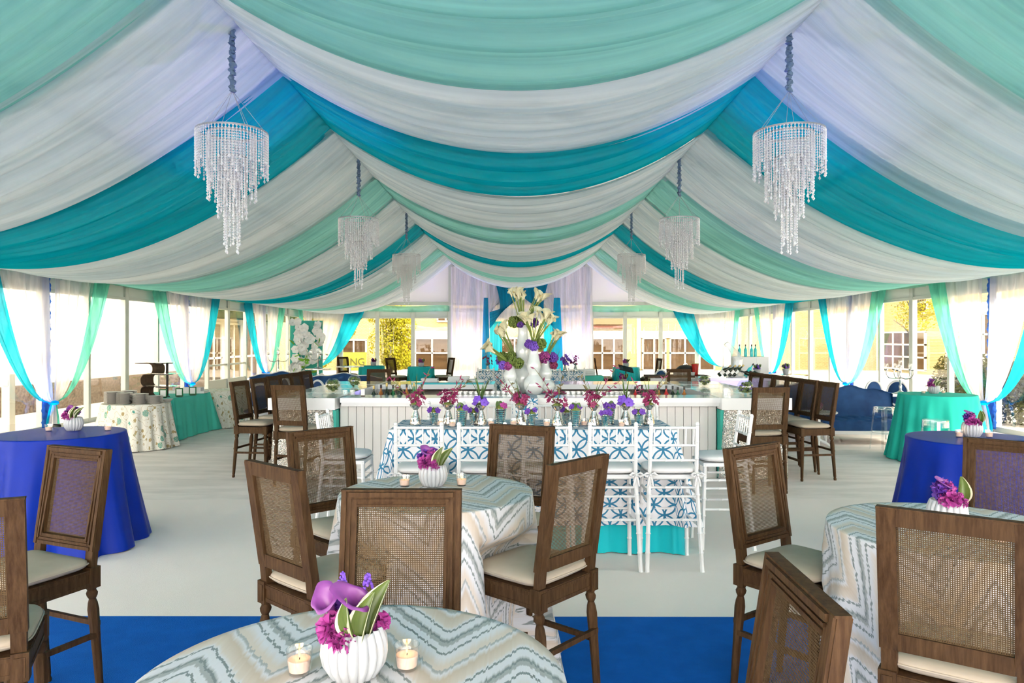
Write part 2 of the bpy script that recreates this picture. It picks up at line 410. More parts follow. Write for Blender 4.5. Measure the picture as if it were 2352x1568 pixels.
def _floral():
    m, nt = nodes('floral_vine_cloth')
    x, y, uv = uvxy(nt)
    base = (.78,.75,.66); c = base
    # vines
    nz = nd(nt, 'TexNoise', {'Vector': uv, 'Scale': 4.5, 'Detail': 1.0}).outputs['Fac']
    ln = mth(nt, 'ABSOLUTE', mth(nt, 'SUBTRACT', mth(nt, 'FRACT', mth(nt, 'MULTIPLY', nz, 7.0)), .5))
    c = mixc(nt, mth(nt, 'LESS_THAN', ln, .035), c, (.42,.32,.16))
    # tan leaves and sea-green roses
    for sc, rr, col, col2 in ((9.5, .28, (.50,.39,.20), (.36,.27,.12)), (5.2, .30, (.05,.30,.25), (.40,.50,.38))):
        v = nd(nt, 'TexVoronoi', {'Vector': nd(nt, 'Mapping', {'Vector': uv, 'Rotation': (0,0,.6), 'Location': (sc,2,0)}).outputs[0], 'Scale': sc, 'Randomness': .9})
        d = v.outputs['Distance']
        w = nd(nt, 'TexNoise', {'Vector': uv, 'Scale': 40.0}).outputs['Fac']
        d2 = mth(nt, 'ADD', d, mth(nt, 'MULTIPLY', mth(nt,'SUBTRACT',w,.5), .22))
        pick = mth(nt, 'GREATER_THAN', nd(nt, 'SeparateColor', {0: v.outputs['Color']}).outputs[0], .30)
        inn = mth(nt, 'LESS_THAN', mth(nt, 'FRACT', mth(nt, 'MULTIPLY', d2, 11.0)), .55)
        cc = mixc(nt, inn, col, col2)
        c = mixc(nt, mth(nt, 'MULTIPLY', mth(nt, 'LESS_THAN', d2, rr), pick), c, cc)
    out(nt, nd(nt, 'BsdfPrincipled', {'Base Color': c, 'Roughness': .85}).outputs[0]); return m
M['floral'] = _floral()
def _leafvar():
    m, nt = nodes('variegated_leaf')
    x, y, uv = uvxy(nt)
    e = mth(nt, 'ABSOLUTE', mth(nt, 'SUBTRACT', x, .5))
    n = nd(nt, 'TexNoise', {'Vector': nd(nt,'Mapping',{'Vector': uv,'Scale': (30,3,1)}).outputs[0], 'Scale': 1.0}).outputs['Fac']
    g = mixc(nt, n, (.055,.10,.014), (.14,.19,.035))
    c = mixc(nt, mth(nt, 'GREATER_THAN', mth(nt,'ADD',e,mth(nt,'MULTIPLY',n,.06)), .46), g, (.80,.78,.55))
    out(nt, nd(nt, 'BsdfPrincipled', {'Base Color': c, 'Roughness': .4}).outputs[0]); return m
M['leafvar'] = _leafvar()
def _ribvase():
    m, nt = nodes('white_ribbed_ceramic')
    out(nt, nd(nt, 'BsdfPrincipled', {'Base Color': (.40,.42,.44), 'Roughness': .35, 'Coat Weight': .2}).outputs[0]); return m
M['ribvase'] = _ribvase()
# ------------------------------------------------------------------ the tent
WX, YF, YB = 9.4, 32.8, -6.8         # side walls at +-WX, far wall YF, open end behind the camera YB
PX, PZ = 2.9, 5.07                   # purlins the ceiling swags hang from
BAYS = [32.8, 26.65, 20.5, 14.4, 8.3, 2.2, -3.9]

fl = struct_empty('floor', 'carpeted tent floor')
obj('blue_carpet', MB().grid(lambda u, v: (-WX+u*2*WX, YB+v*((4.78-.0034*(-WX+u*2*WX))-YB), .006), 2, 2), M['bluecarpet'], fl, smooth=False)
obj('cream_carpet', MB().grid(lambda u, v: (-WX+u*2*WX, (4.78-.0034*(-WX+u*2*WX))+v*(8.26-(4.78-.0034*(-WX+u*2*WX))), .004), 2, 2), M['carpet1'], fl, smooth=False)
obj('cream_carpet', MB().grid(lambda u, v: (-WX+u*2*WX, 8.275+v*(YF-8.275), .0), 2, 2), M['carpet2'], fl, smooth=False)
obj('subfloor', MB().box((0,(YF+YB)/2,-.06), (2*WX+.1, YF-YB+.1, .1)), M['asphalt'], fl, smooth=False)

def wall_side(name, sx, kick=()):
    root = struct_empty(name)
    x = sx*WX
    ys = []
    for a, b in zip(BAYS[1:], BAYS[:-1]):
        for k in range(4): ys.append(a+(b-a)*k/4)
    ys.append(YF); ys.sort()
    sill = MB().box((x, (YB+YF)/2, .05), (.10, YF-YB, .10)); obj('sill_rail', sill, M['alu'], root, smooth=False)
    hd = MB().box((x, (YB+YF)/2, 2.78), (.09, YF-YB, .07)); obj('head_rail', hd, M['alu'], root, smooth=False)
    hd = MB().box((x+sx*.02, (YB+YF)/2, 3.30), (.16, YF-YB, .18)); obj('eave_beam', hd, M['alu'], root, smooth=False)
    for i, (a, b) in enumerate(zip(ys[:-1], ys[1:])):
        if b < 6: continue
        w = .16 if i % 2 == 0 else .085
        obj('mullion', MB().box((x, a, 1.62), (.11, w, 3.2)), M['alu'], root, smooth=False)
        p = obj('pane', MB().box((x, (a+b)/2, 1.42), (.012, b-a-.1, 2.66)), M['pane'], root, smooth=False)
        obj('header_panel', MB().box((x, (a+b)/2, 3.0), (.02, b-a-.1, .40)), M['altrim'], root, smooth=False)
        if any(abs((a+b)/2-k) < .8 for k in kick):
            obj('kick_plate', MB().box((x, (a+b)/2, .32), (.05, b-a-.1, .45)), M['alu'], root, smooth=False)
            obj('mid_rail', MB().box((x, (a+b)/2, 1.0), (.05, b-a-.1, .06)), M['alu'], root, smooth=False)
    return root
wall_side('wall_left', -1, (22.3, 23.8))
wall_side('wall_right', 1)

wf = struct_empty('wall_back')
fx = [-9.4, -7.98, -6.35, -4.75, -3.12, -1.9, 1.9, 3.25, 4.75, 6.35, 7.98, 9.4]
for i, (a, b) in enumerate(zip(fx[:-1], fx[1:])):
    obj('mullion', MB().box((a, YF, 1.6), (.17, .11, 3.2)), M['alu'], wf, smooth=False)
    obj('pane', MB().box(((a+b)/2, YF, 1.42), (b-a-.14, .012, 2.66)), M['pane'], wf, smooth=False)
    obj('header_panel', MB().box(((a+b)/2, YF, 2.99), (b-a-.14, .02, .42)), M['altrim'], wf, smooth=False)
obj('head_rail', MB().box((0, YF, 2.77), (2*WX, .1, .07)), M['alu'], wf, smooth=False)
obj('sill_rail', MB().box((0, YF, .05), (2*WX, .1, .10)), M['alu'], wf, smooth=False)
obj('eave_beam', MB().box((0, YF, 3.40), (2*WX, .14, .16)), M['alu'], wf, smooth=False)
for s in (-1, 1): obj('gable_post', MB().box((s*3.05, YF-.05, 2.6), (.2, .2, 5.2)), M['alu'], wf, smooth=False)
def rz_(x): return 3.28+(WX+.15-abs(x))*.36
g = MB().poly([(-WX, YF+.02, 3.46), (WX, YF+.02, 3.46), (WX, YF+.02, rz_(WX)), (0, YF+.02, rz_(0)), (-WX, YF+.02, rz_(-WX))])
obj('gable_panel', g, M['gable'], wf, smooth=False)

# roof skin and rafters
ce = struct_empty('ceiling')
for s in (-1, 1):
    obj('roof_skin', MB().grid(lambda u, v: (s*u*(WX+.15), YB+v*(YF+.1-YB), rz_(u*(WX+.15))), 1, 1), M['vinyl'], ce, smooth=False)
    for yb in BAYS[:-1]:
        obj('rafter', MB().bar((s*(WX+.05), yb, rz_(WX)-.14), (0, yb, rz_(0)-.14), .12, .22, (0,1,0)), M['alu'], ce, smooth=False)
    obj('purlin', MB().box((s*PX, (YB+YF)/2, PZ+.02), (.035, YF-YB, .04)), M['purlin'], ce, smooth=False)
    for q in (5.6,):
        obj('roof_purlin', MB().box((s*q, (YB+YF)/2, rz_(q)-.1), (.1, YF-YB, .1)), M['alu'], ce, smooth=False)


# green gathered valance along the eaves
def valance(name, p0, p1, seed):
    rnd = random.Random(seed); L = (Vector(p1)-Vector(p0)).length; n = int(L*9)
    d = (Vector(p1)-Vector(p0)).normalized(); nr = Vector((-d.y, d.x, 0))
    ph = [rnd.uniform(0, 6) for _ in range(4)]
    def fn(u, v):
        s = u*L; r = .02*sin(s*14+ph[0])+.014*sin(s*31+ph[1])
        return Vector(p0)+d*s+nr*(r*(.4+v))+Vector((0,0,3.30-.27*v+.02*sin(s*2.1+ph[2])))
    return struct(name, MB().grid(fn, n, 3), M['valance'], smooth=True)
valance('trim_1', (-WX+.16, 6, 0), (-WX+.16, YF-.2, 0), 1)
valance('trim_2', (WX-.16, 6, 0), (WX-.16, YF-.2, 0), 2)
valance('trim_3', (-WX+.2, YF-.14, 0), (-3.1, YF-.14, 0), 3)
valance('trim_4', (3.1, YF-.14, 0), (WX-.2, YF-.14, 0), 4)

# ------------------------------------------------------------------ ceiling swags
def swag_panel(x0, z0, x1, z1, sag, y0, y1, seed, root, m):
    rnd = random.Random(seed); w = y1-y0
    fr = [(rnd.uniform(1.5,2.6)*w, rnd.uniform(0,6), .045), (rnd.uniform(4,6)*w, rnd.uniform(0,6), .022), (rnd.uniform(9,13)*w, rnd.uniform(0,6), .012)]
    fr = [(f/w*w, p, a) for f, p, a in fr]
    dr = [rnd.uniform(-.5,.5) for _ in fr]
    def fn(u, v):
        b = 4*u*(1-u); k = sqrt(max(0, b))
        y = y0+v*w + .10*w*sin(u*pi)*sin(2*pi*v)*.35
        z = z0+(z1-z0)*u - sag*b
        for (f, p, a), d in zip(fr, dr):
            z += a*k*sin(2*pi*f*v*.5+p+d*3*u)
        z -= .05*k*(1-abs(2*v-1))
        return (x0+(x1-x0)*u, y, z)
    nv = max(16, int(w*18))
    return obj('swag_panel', MB().grid(fn, 36, nv), m, root, auto=0)
bands = [(-2.0,1.0,'whitesheer','white sheer ceiling drape nearest the open end, above the viewer'),
         (.9,3.6,'teal','teal sheer ceiling drape over the camera end of the tent'),
         (3.5,6.45,'mint','wide mint sheer ceiling drape, nearest one, along the top of the picture'),
         (6.4,8.85,'whitesheer','white sheer ceiling drape between the nearest mint and the big teal drape'),
         (8.8,11.35,'teal','broad bright teal sheer ceiling drape nearest the viewer'),
         (11.3,14.65,'whitesheer','white sheer ceiling drape just beyond the broad teal drape'),
         (14.6,16.85,'mint','mint sheer ceiling drape in the middle of the tent'),
         (16.8,20.5,'whitesheer','white sheer ceiling drape between the middle mint and the farther teal drape'),
         (20.45,22.45,'teal','narrow teal sheer ceiling drape farther back'),
         (22.4,26.1,'whitesheer','white sheer ceiling drape just beyond the narrow teal drape'),
         (26.0,28.1,'mint','thin mint sheer ceiling drape near the far wall'),
         (28.0,31.2,'whitesheer','white sheer ceiling drape farthest back against the gable')]
for i, (a, b, mk, lab) in enumerate(bands):
    t = thing('ceiling_drape', lab, 'drape', (0,0,0), group='striped sheer drapes under the tent roof')
    dz = -.012*(i % 2)
    swag_panel(-PX, PZ-.01+dz, PX, PZ-.01+dz, 1.02, a-.06, b+.14, i*7+1, t, M[mk])
    swag_panel(-PX, PZ-.01+dz, -WX+.12, 3.20+dz, .95, a-.06, b+.14, i*7+2, t, M[mk])
    swag_panel(PX, PZ-.01+dz, WX-.12, 3.20+dz, .95, a-.06, b+.14, i*7+3, t, M[mk])

# ------------------------------------------------------------------ curtains on the tent posts
def uplight(label, loc, aim, col, power, size=80):
    t = thing('uplight', label, 'lamp', loc, group='LED uplights at the foot of the walls')
    obj('housing', MB().lathe([(.07,0),(.085,.02),(.085,.14),(.075,.16),(.06,.16),(.06,.13),(.0005,.13)], 16), M['black'], t)
    ld = bpy.data.lights.new('uplight_bulb', 'SPOT'); ld.energy = power; ld.color = col; ld.spot_size = radians(size); ld.spot_blend = .9; ld.shadow_soft_size = .06
    lo = bpy.data.objects.new('uplight_bulb', ld); COL.objects.link(lo); lo.parent = t; lo.location = (0,0,.17)
    lo.rotation_euler = Vector(aim).to_track_quat('-Z','Y').to_euler()
    return t
TIE, TOP = .56, 3.16
def curtain(label, P, D, NRM, spans, seed, extra_tail=True):
    """P post foot, D unit direction along wall, NRM unit normal into the tent; spans = [(u0,u1,material)] in m from the post at the top"""
    rnd = random.Random(seed)
    P = Vector(P); D = Vector(D); NRM = Vector(NRM)
    t = thing('tied_curtain', label, 'curtain', P, group='sheer curtains tied at the tent posts')
    for q, (s0, s1, mk) in enumerate(spans):
        ph = rnd.uniform(0,6); fq = rnd.uniform(15,18)
        def fn(u, v):
            s = s0+(s1-s0)*u
            if v < .86:
                w = 1-v/.86; g = .035+.965*sqrt(w); z = TIE+(TOP-TIE)*w
                # cloth sags outward a little below the header
            else:
                k = (v-.86)/.14; g = .035+.07*sin(k*pi*.5); z = TIE*(1-k)+.02*k
            rip = .032*sin(s*fq+ph)+.018*sin(s*fq*2.3+ph*2)
            dep = .13+rip*(.35+.65*g)+(.05 if v < .86 else .05-.02*k)*(1-g)
            r = D*(s*g)+NRM*dep; r.z = z
            return r
        n = max(10, int(abs(s1-s0)*22))
        nm = 'white_panel' if mk == 'cwhite' else ('teal_panel' if mk == 'cteal' else 'mint_panel')
        obj(nm, MB().grid(fn, n, 36), M[mk], t, auto=0)
    tw = max(abs(spans[0][0]), abs(spans[-1][1]))*.036+.02
    kn = MB().lathe([(.03,-.045),(tw*.8,-.03),(tw,0),(tw*.8,.03),(.03,.045)], 14)
    k = obj('tie_band', kn, M['cteal'], t); k.location = NRM*.18+Vector((0,0,TIE)); k.scale = (1,1,1)
    return t
def sleeve(n, P, D, NRM):
    P = Vector(P); D = Vector(D); NRM = Vector(NRM)
    def fn(u, v):
        a = (u-.5)*.26; z = .05+v*3.1
        r = P+D*a+NRM*(.075+.012*sin(z*23+a*40)+.01*sin(z*57))
        r.z = z; return r
    return struct('trim_%d' % n, MB().grid(fn, 6, 90), M['sleeve'], smooth=True)
W_, C0 = 2.12, 1.42
sets = [(14.4, 'cteal', 'cmint', 'nearest'), (20.5, 'cmint', 'cteal', 'middle'), (26.65, 'cteal', 'cmint', 'farthest')]
n = 5
for sx, nm in ((-1,'left'), (1,'right')):
    for i, (y, near, far, wd) in enumerate(sets):
        cn = 'teal near edge and mint far edge' if near == 'cteal' else 'mint near edge and teal far edge'
        curtain('%s tied curtain on the %s glass wall with %s' % (wd, nm, cn), (sx*(WX-.06), y, 0), (0,1,0), (-sx,0,0),
                [(-W_,-C0,near), (-C0,-.09,'cwhite'), (.09,C0,'cwhite'), (C0,W_,far)], 10+i+(5 if sx > 0 else 0))
        sleeve(n, (sx*(WX-.02), y, 0), (0,1,0), (-sx,0,0)); n += 1
        uplight('small black LED uplight at the %s post of the %s glass wall' % (wd, nm), (sx*(WX-.42), y-.2, 0), (sx*.25, .05, 1), (.08,.30,1), 130, 70)
    # corner curtain: half on the side wall, half on the far wall
    curtain('tied sheer corner curtain on the %s glass wall by the far corner, mint edge' % nm, (sx*(WX-.06), YF-.25, 0), (0,1,0), (-sx,0,0), [(-W_,-C0,'cmint'), (-C0,0,'cwhite')], 30+sx)
    curtain('tied sheer corner curtain on the far glass wall at the %s corner, teal edge' % nm, (sx*(WX-.25), YF-.06, 0), (-sx,0,0), (0,-1,0), [(0,C0,'cwhite'), (C0,W_+.2,'cteal')], 40+sx)

# ------------------------------------------------------------------ backdrop in the middle of the far wall
def hang(root, name, x0, x1, z0, z1, mk, y, fq, amp, seed):
    rnd = random.Random(seed); p = rnd.uniform(0,6)
    return obj(name, MB().grid(lambda u, v: (x0+(x1-x0)*u, y-amp*sin((x0+(x1-x0)*u)*fq+p)-.4*amp*sin((x0+(x1-x0)*u)*fq*2.7), z0+(z1-z0)*v), int(abs(x1-x0)*44)+8, 8), M[mk], root, auto=0)
for s, nm, a, b in ((-1,'left',-3.0,-1.30), (1,'right',1.62,3.25)):
    t = thing('backdrop_curtain', 'tall white pleated backdrop curtain %s of the flower tower on the far wall' % nm, 'curtain', (0,0,0), group='far wall backdrop')
    hang(t, 'pleated_panel', a, b, .02, 5.0, 'farwhite', 32.3, 24, .035, 3+s)
for s, nm, a, b in ((-1,'left',-1.62,-1.28), (1,'right',1.42,1.92)):
    t = thing('backdrop_column', 'gathered turquoise fabric column on the %s edge of the far backdrop' % nm, 'drape', (0,0,0), group='far wall backdrop')
    def fn(u, v, a=a, b=b):
        c = (a+b)/2; w = (b-a)/2*(1-.55*max(0,(v-.1))**1.3); th = pi*u
        return (c-cos(th)*w*(1+.08*sin(9*th)), 32.12-sin(th)*.12, .02+v*3.6)
    obj('gathered_cloth', MB().grid(fn, 28, 14), M['farteal'] if s < 0 else M['cteal'], t, auto=0)
def ribbon(root, name, ta, tb, ea, eb, bow, y, mk, seed):
    """cloth strip from top edge ta-tb to lower edge ea-eb (x,z pairs), bowed"""
    rnd = random.Random(seed); p = rnd.uniform(0,6)
    def fn(u, v):
        x = (ta[0]+(tb[0]-ta[0])*u)*(1-v)+(ea[0]+(eb[0]-ea[0])*u)*v + bow[0]*sin(pi*v)
        z = (ta[1]+(tb[1]-ta[1])*u)*(1-v)+(ea[1]+(eb[1]-ea[1])*u)*v + bow[1]*sin(pi*v)
        return (x, y+.03*sin(u*26+p)+.015*sin(u*60), z)
    return obj(name, MB().grid(fn, 40, 20), M[mk], root, auto=0)
t = thing('backdrop_swag', 'white pleated swags crossing behind the teal swags on the far backdrop', 'drape', (0,0,0), group='far wall backdrop')
ribbon(t, 'white_swag', (-1.35,4.6), (.6,4.6), (-1.35,2.5), (-1.30,3.2), (.0,-.1), 32.42, 'farwhite', 1)
ribbon(t, 'white_swag', (-.6,4.6), (1.6,4.6), (1.60,2.5), (1.66,3.2), (0,-.1), 32.44, 'farwhite', 2)
hang(t, 'white_header', -1.35, 1.62, 2.62, 4.9, 'farwhite', 32.56, 26, .03, 11)
for s, nm, xs in ((-1,'left',-1.30), (1,'right',1.56)):
    t = thing('backdrop_swag', 'glittering teal swag sweeping down to the %s on the far backdrop' % nm, 'drape', (0,0,0), group='far wall backdrop')
    c = .12
    ribbon(t, 'teal_swag', (c+s*1.35,4.8), (c-s*.35,4.8), (xs,2.25), (xs,3.0), (-s*.42,-.28), 32.30+.04*s, 'farteal', 5+s)
t = thing('backdrop_sheer', 'thin sparkling sheer hanging in the clear middle of the far backdrop', 'curtain', (0,0,0), group='far wall backdrop')
hang(t, 'sheer_panel', -1.3, -.75, .02, 2.6, 'cteal', 32.5, 30, .03, 8)
hang(t, 'sheer_panel', 1.1, 1.56, .02, 2.6, 'cteal', 32.5, 30, .03, 9)
uplight('small black LED uplight at the foot of the left backdrop curtain', (-2.3, 31.8, 0), (0,.12,1), (.30,.22,1), 520, 75)
uplight('small black LED uplight at the foot of the right backdrop curtain', (2.5, 31.8, 0), (0,.12,1), (.30,.22,1), 520, 75)

# ------------------------------------------------------------------ outside
gr = struct('ground_outside', MB().box((0, 25, -.17), (120, 110, .1)), M['asphalt'])
def window_unit(root, x0, x1, z0, z1, nx, nz, place, mk='darkpane', zs=None):
    """muntined window; place(x,z,off) -> world point, x along the facade"""
    f = bpy.data.objects.new('window', None); COL.objects.link(f); f.parent = root
    def bx(a, b, c, d, o0, o1):
        m = MB(); p = [place(x, z, o) for o in (o0, o1) for x, z in ((a,c),(b,c),(b,d),(a,d))]
        m.v = [tuple(q) for q in p]; m.f = [(0,1,2,3),(7,6,5,4),(0,4,5,1),(1,5,6,2),(2,6,7,3),(3,7,4,0)]; return m
    w = (x1-x0)/nx; zz = zs or [z0+(z1-z0)*k/nz for k in range(nz+1)]
    for i in range(nx):
        for j in range(len(zz)-1):
            obj('pane', bx(x0+i*w+.04, x0+(i+1)*w-.04, zz[j]+.04, zz[j+1]-.04, .03, .05), M[mk], f, smooth=False)
    fr = MB()
    for i in range(nx+1):
        m = bx(x0+i*w-.045, x0+i*w+.045, z0, z1, .0, .11); fr.merge(m, Matrix())
    for z in zz:
        m = bx(x0-.045, x1+.045, z-.045, z+.045, .0, .11); fr.merge(m, Matrix())
    obj('frame', fr, M['winframe'], f, smooth=False)
    return f
# far brick building
BY = 45.0
fb = thing('brick_building', 'yellow brick building seen through the far glass wall', 'building', (0,0,0))
obj('wall', MB().box((0, BY+1, 4.4), (44, 2, 9.2)), M['brick'], fb, smooth=False)
pl = lambda x, z, o: (x, BY-o, z)
window_unit(fb, -10.9, -9.4, -.1, 1.75, 2, 2, pl, zs=[-.1,.95,1.75])
window_unit(fb, -7.4, -4.3, -.1, 1.85, 3, 2, pl, zs=[-.1,.95,1.85])
window_unit(fb, 4.4, 6.55, -.1, 1.85, 3, 2, pl, zs=[-.1,.95,1.85])
window_unit(fb, 7.6, 9.0, -.1, 1.85, 2, 2, pl, zs=[-.1,.95,1.85])
window_unit(fb, 9.3, 12.0, -.1, 1.85, 3, 2, pl, zs=[-.1,.95,1.85])
window_unit(fb, -1.2, 1.6, -.1, 1.85, 3, 2, pl, zs=[-.1,.95,1.85])
window_unit(fb, -5.0, -4.0, 2.9, 4.2, 2, 1, pl)
for a, b in ((-7.5,-4.2),(4.3,6.6),(7.5,12.1)):
    obj('lintel', MB().box(((a+b)/2, BY-.06, 2.1), (b-a, .2, .42)), M['winframe'], fb, smooth=False)
obj('brick_course', MB().box((5.45, BY-.1, 2.55), (2.3, .24, .18)), pbr('red_brick_course', (.10,.03,.012), .8), fb, smooth=False)
obj('stone_band', MB().box((5.45, BY-.08, 2.95), (2.3, .2, .5)), pbr('tan_stone_band', (.20,.12,.06), .8), fb, smooth=False)
obj('downpipe', MB().box((7.35, BY-.1, 2.6), (.22, .2, 5.2)), M['winframe'], fb, smooth=False)
# yellow sign board with green lettering
sg = thing('sign_board', 'yellow-green sign board with large letters outside the far wall', 'sign', (-10.15, BY-.35, 0))
obj('board', MB().box((0, 0, .45), (1.7, .08, 1.1)), M['awning'], sg, smooth=False)
def text(parent, s, size, loc, m, rot=(pi/2,0,0)):
    cu = bpy.data.curves.new('lettering', 'FONT'); cu.body = s; cu.size = size; cu.extrude = .01; cu.align_x = 'CENTER'
    cu.materials.append(m); oc = bpy.data.objects.new('lettering_curve', cu); COL.objects.link(oc)
    me = bpy.data.meshes.new_from_object(oc.evaluated_get(bpy.context.evaluated_depsgraph_get())); bpy.data.objects.remove(oc, do_unlink=True)
    o = bpy.data.objects.new('lettering', me); COL.objects.link(o); o.parent = parent; o.location = loc; o.rotation_euler = rot; return o
text(sg, 'ING', .62, (.22, -.06, .22), pbr('olive_letter', (.07,.065,.005), .6))
# left building: pale panels over a granite plinth
lb = thing('panel_building', 'pale panelled building with a speckled granite base outside the left glass wall', 'building', (0,0,0))
LX = -12.9
obj('core', MB().box((LX-.512, 16.8, 4), (1.0, 26, 8.4)), M['panelwall'], lb, smooth=False)
for k in range(4):
    for r, (z0, z1) in enumerate(((.62,1.62),(1.64,2.5),(2.52,3.4),(3.42,5.2))):
        y0 = 4+k*6.5
        obj('wall_panel', MB().box((LX-.06, y0+3.2, (z0+z1)/2), (.12, 6.46, z1-z0)), M['panelwall'], lb, smooth=False)
    obj('granite_slab', MB().box((LX, y0+3.2, .24), (.24, 6.46, .74)), M['granite'], lb, smooth=False)
# entrance of the left building farther on
le = thing('glass_entrance', 'glazed entrance with white frames and green awning outside the left wall', 'entrance', (0,0,0))
pl2 = lambda y, z, o: (LX-.2+o, y, z)
for a in (30.4, 32.6, 34.8, 37.0):
    window_unit(le, a, a+1.6, -.1, 2.5, 2, 2, pl2, mk='darkpane', zs=[-.1,1.0,2.5])
obj('wall', MB().box((LX-.7, 35.0, 4), (1.0, 9.9, 8.4)), M['panelwall'], le, smooth=False)
obj('awning', MB().box((LX+.4, 35.0, 3.1), (1.1, 9, .8)), M['hedge'], le, smooth=False)
bo = thing('bollard_light', 'pale square bollard light outside the left glass wall', 'bollard', (-10.75, 15.4, -.12))
obj('post', MB().box((0,0,.6), (.17,.17,1.2)), M['winframe'], bo, smooth=False)
obj('lens', MB().box((.0,-.08,1.02), (.11,.04,.13)), M['alu'], bo, smooth=False)
# right building
rb = thing('brick_building', 'yellow rendered building with a gridded window outside the right glass wall', 'building', (0,0,0))
RX = 22.0
obj('wall', MB().box((RX+1, 24, 4.4), (2, 41.8, 9.2)), M['brick'], rb, smooth=False)
pl3 = lambda y, z, o: (RX-o, y, z)
window_unit(rb, 39.5, 44.0, .1, 2.2, 4, 3, pl3)
window_unit(rb, 33.0, 37.5, .1, 3.0, 3, 3, pl3)
window_unit(rb, 24.5, 29.5, .1, 3.0, 4, 3, pl3)
window_unit(rb, 39.3, 40.7, 3.2, 4.4, 1, 2, pl3)
obj('lintel', MB().box((RX-.05, 35.25, 3.3), (.2, 5, .5)), M['winframe'], rb, smooth=False)

def leaf_cloud(centers, n, size, seed):
    rnd = random.Random(seed); m = MB()
    for _ in range(n):
        c, r = rnd.choice(centers)
        d = Vector((rnd.gauss(0,1), rnd.gauss(0,1), rnd.gauss(0,1))).normalized()*(rnd.random()**.45)
        p = Vector((c[0]+d.x*r[0], c[1]+d.y*r[1], c[2]+d.z*r[2]))
        a = Vector((rnd.gauss(0,1), rnd.gauss(0,1), rnd.gauss(0,1))).normalized(); b = a.orthogonal().normalized(); s = size*rnd.uniform(.6,1.3)
        k = len(m.v); m.v += [tuple(p-a*s), tuple(p+b*s*.5), tuple(p+a*s), tuple(p-b*s*.5)]; m.f.append((k,k+1,k+2,k+3))
    return m
def tree(label, loc, h, centers, n, size, seed, mk='foliage'):
    t = thing('tree', label, 'tree', loc, group='trees and shrubs outside the tent')
    rnd = random.Random(seed); tr = MB().tube([(0,0,-.12),(.03,0,h*.3),(-.02,.03,h*.6),(0,0,h)], [.09,.075,.05,.02], 8)
    for k in range(7):
        z = h*(.35+.08*k); a = rnd.uniform(0,6); tr.tube([(0,0,z), (cos(a)*.5, sin(a)*.5, z+.5), (cos(a)*1.0, sin(a)*1.0, z+.8)], [.04,.025,.008], 6)
    obj('trunk', tr, M['bark'], t)
    f = obj('foliage', leaf_cloud(centers, n, size, seed), M[mk], t, smooth=False); f['kind'] = 'stuff'
    return t
tree('bushy yellow-green tree left of the far backdrop, outside the glass', (-7.0,40,0), 4.6,
     [((0,0,1.6),(1.25,.9,1.2)), ((-.2,0,3.4),(1.3,1,1.0)), ((.3,.2,.7),(.9,.7,.6)), ((.6,0,2.6),(.8,.8,.9))], 9000, .075, 5)
tree('yellow-green tree half behind the far teal curtain, outside the glass', (-9.9,40,0), 4.4,
     [((0,0,2.4),(1.0,.8,.8)), ((.4,0,3.4),(1.1,.9,.8))], 5000, .075, 6)
tree('slim young tree outside the right glass wall', (16.2,30,0), 5.2,
     [((0,0,3.9),(1.2,1.2,1.0)), ((.2,0,2.9),(1.0,1.0,.8)), ((-.3,0,4.9),(.7,.7,.8))], 2600, .07, 7)
tree('green tree beyond the glazed entrance outside the left wall', (-10.75,38.6,0), 4.4,
     [((0,0,2.6),(1.05,1.0,1.4)), ((0,0,1.2),(1.0,1.0,1.0))], 5000, .09, 8)
for k, (x, y, h) in enumerate(((11.3,16.5,1.45),(11.6,18.2,1.5),(11.9,19.9,1.5))):
    t = thing('hedge_shrub', ['clipped conifer shrub outside the right wall, nearest the viewer','clipped conifer shrub outside the right wall, middle one','clipped conifer shrub outside the right wall, farthest one'][k], 'shrub', (x,y,-.12), group='trees and shrubs outside the tent')
    obj('stem', MB().tube([(0,0,0),(0,0,h*.8)], [.05,.02], 7), M['bark'], t)
    f = obj('foliage', leaf_cloud([((0,0,h*.35),(.75,.75,h*.4)), ((0,0,h*.7),(.55,.55,h*.35))], 5200, .045, 20+k), M['hedge'], t, smooth=False); f['kind'] = 'stuff'
for k, (x, y) in enumerate(((19.6,33.5),(19.8,26.8))):
    t = thing('step_ladder', ['white A-frame step ladder outside the right glass wall by the gridded window','white A-frame step ladder farther left outside the right glass wall'][k], 'ladder', (x,y,-.12))
    for s in (-1,1):
        obj('rail', MB().bar((-.05,s*.28,0),(.3,s*.2,2.1),.05,.04,(0,1,0)), M['winframe'], t, smooth=False)
        obj('rail', MB().bar((.75,s*.28,0),(.34,s*.2,2.1),.05,.04,(0,1,0)), M['winframe'], t, smooth=False)
    for q in range(6): obj('rung', MB().box((-.05+.05*(q+1), 0, .32*(q+1)), (.09,.5,.03)), M['winframe'], t, smooth=False)

uplight('small black LED uplight inside the bar aimed at the left roof purlin', (-1.7, 11.3, 0), (-.30,-.55,1), (.32,.24,1), 1000, 42)
uplight('small black LED uplight inside the bar aimed at the right roof purlin', (1.9, 11.3, 0), (.24,-.55,1), (.32,.24,1), 1000, 42)
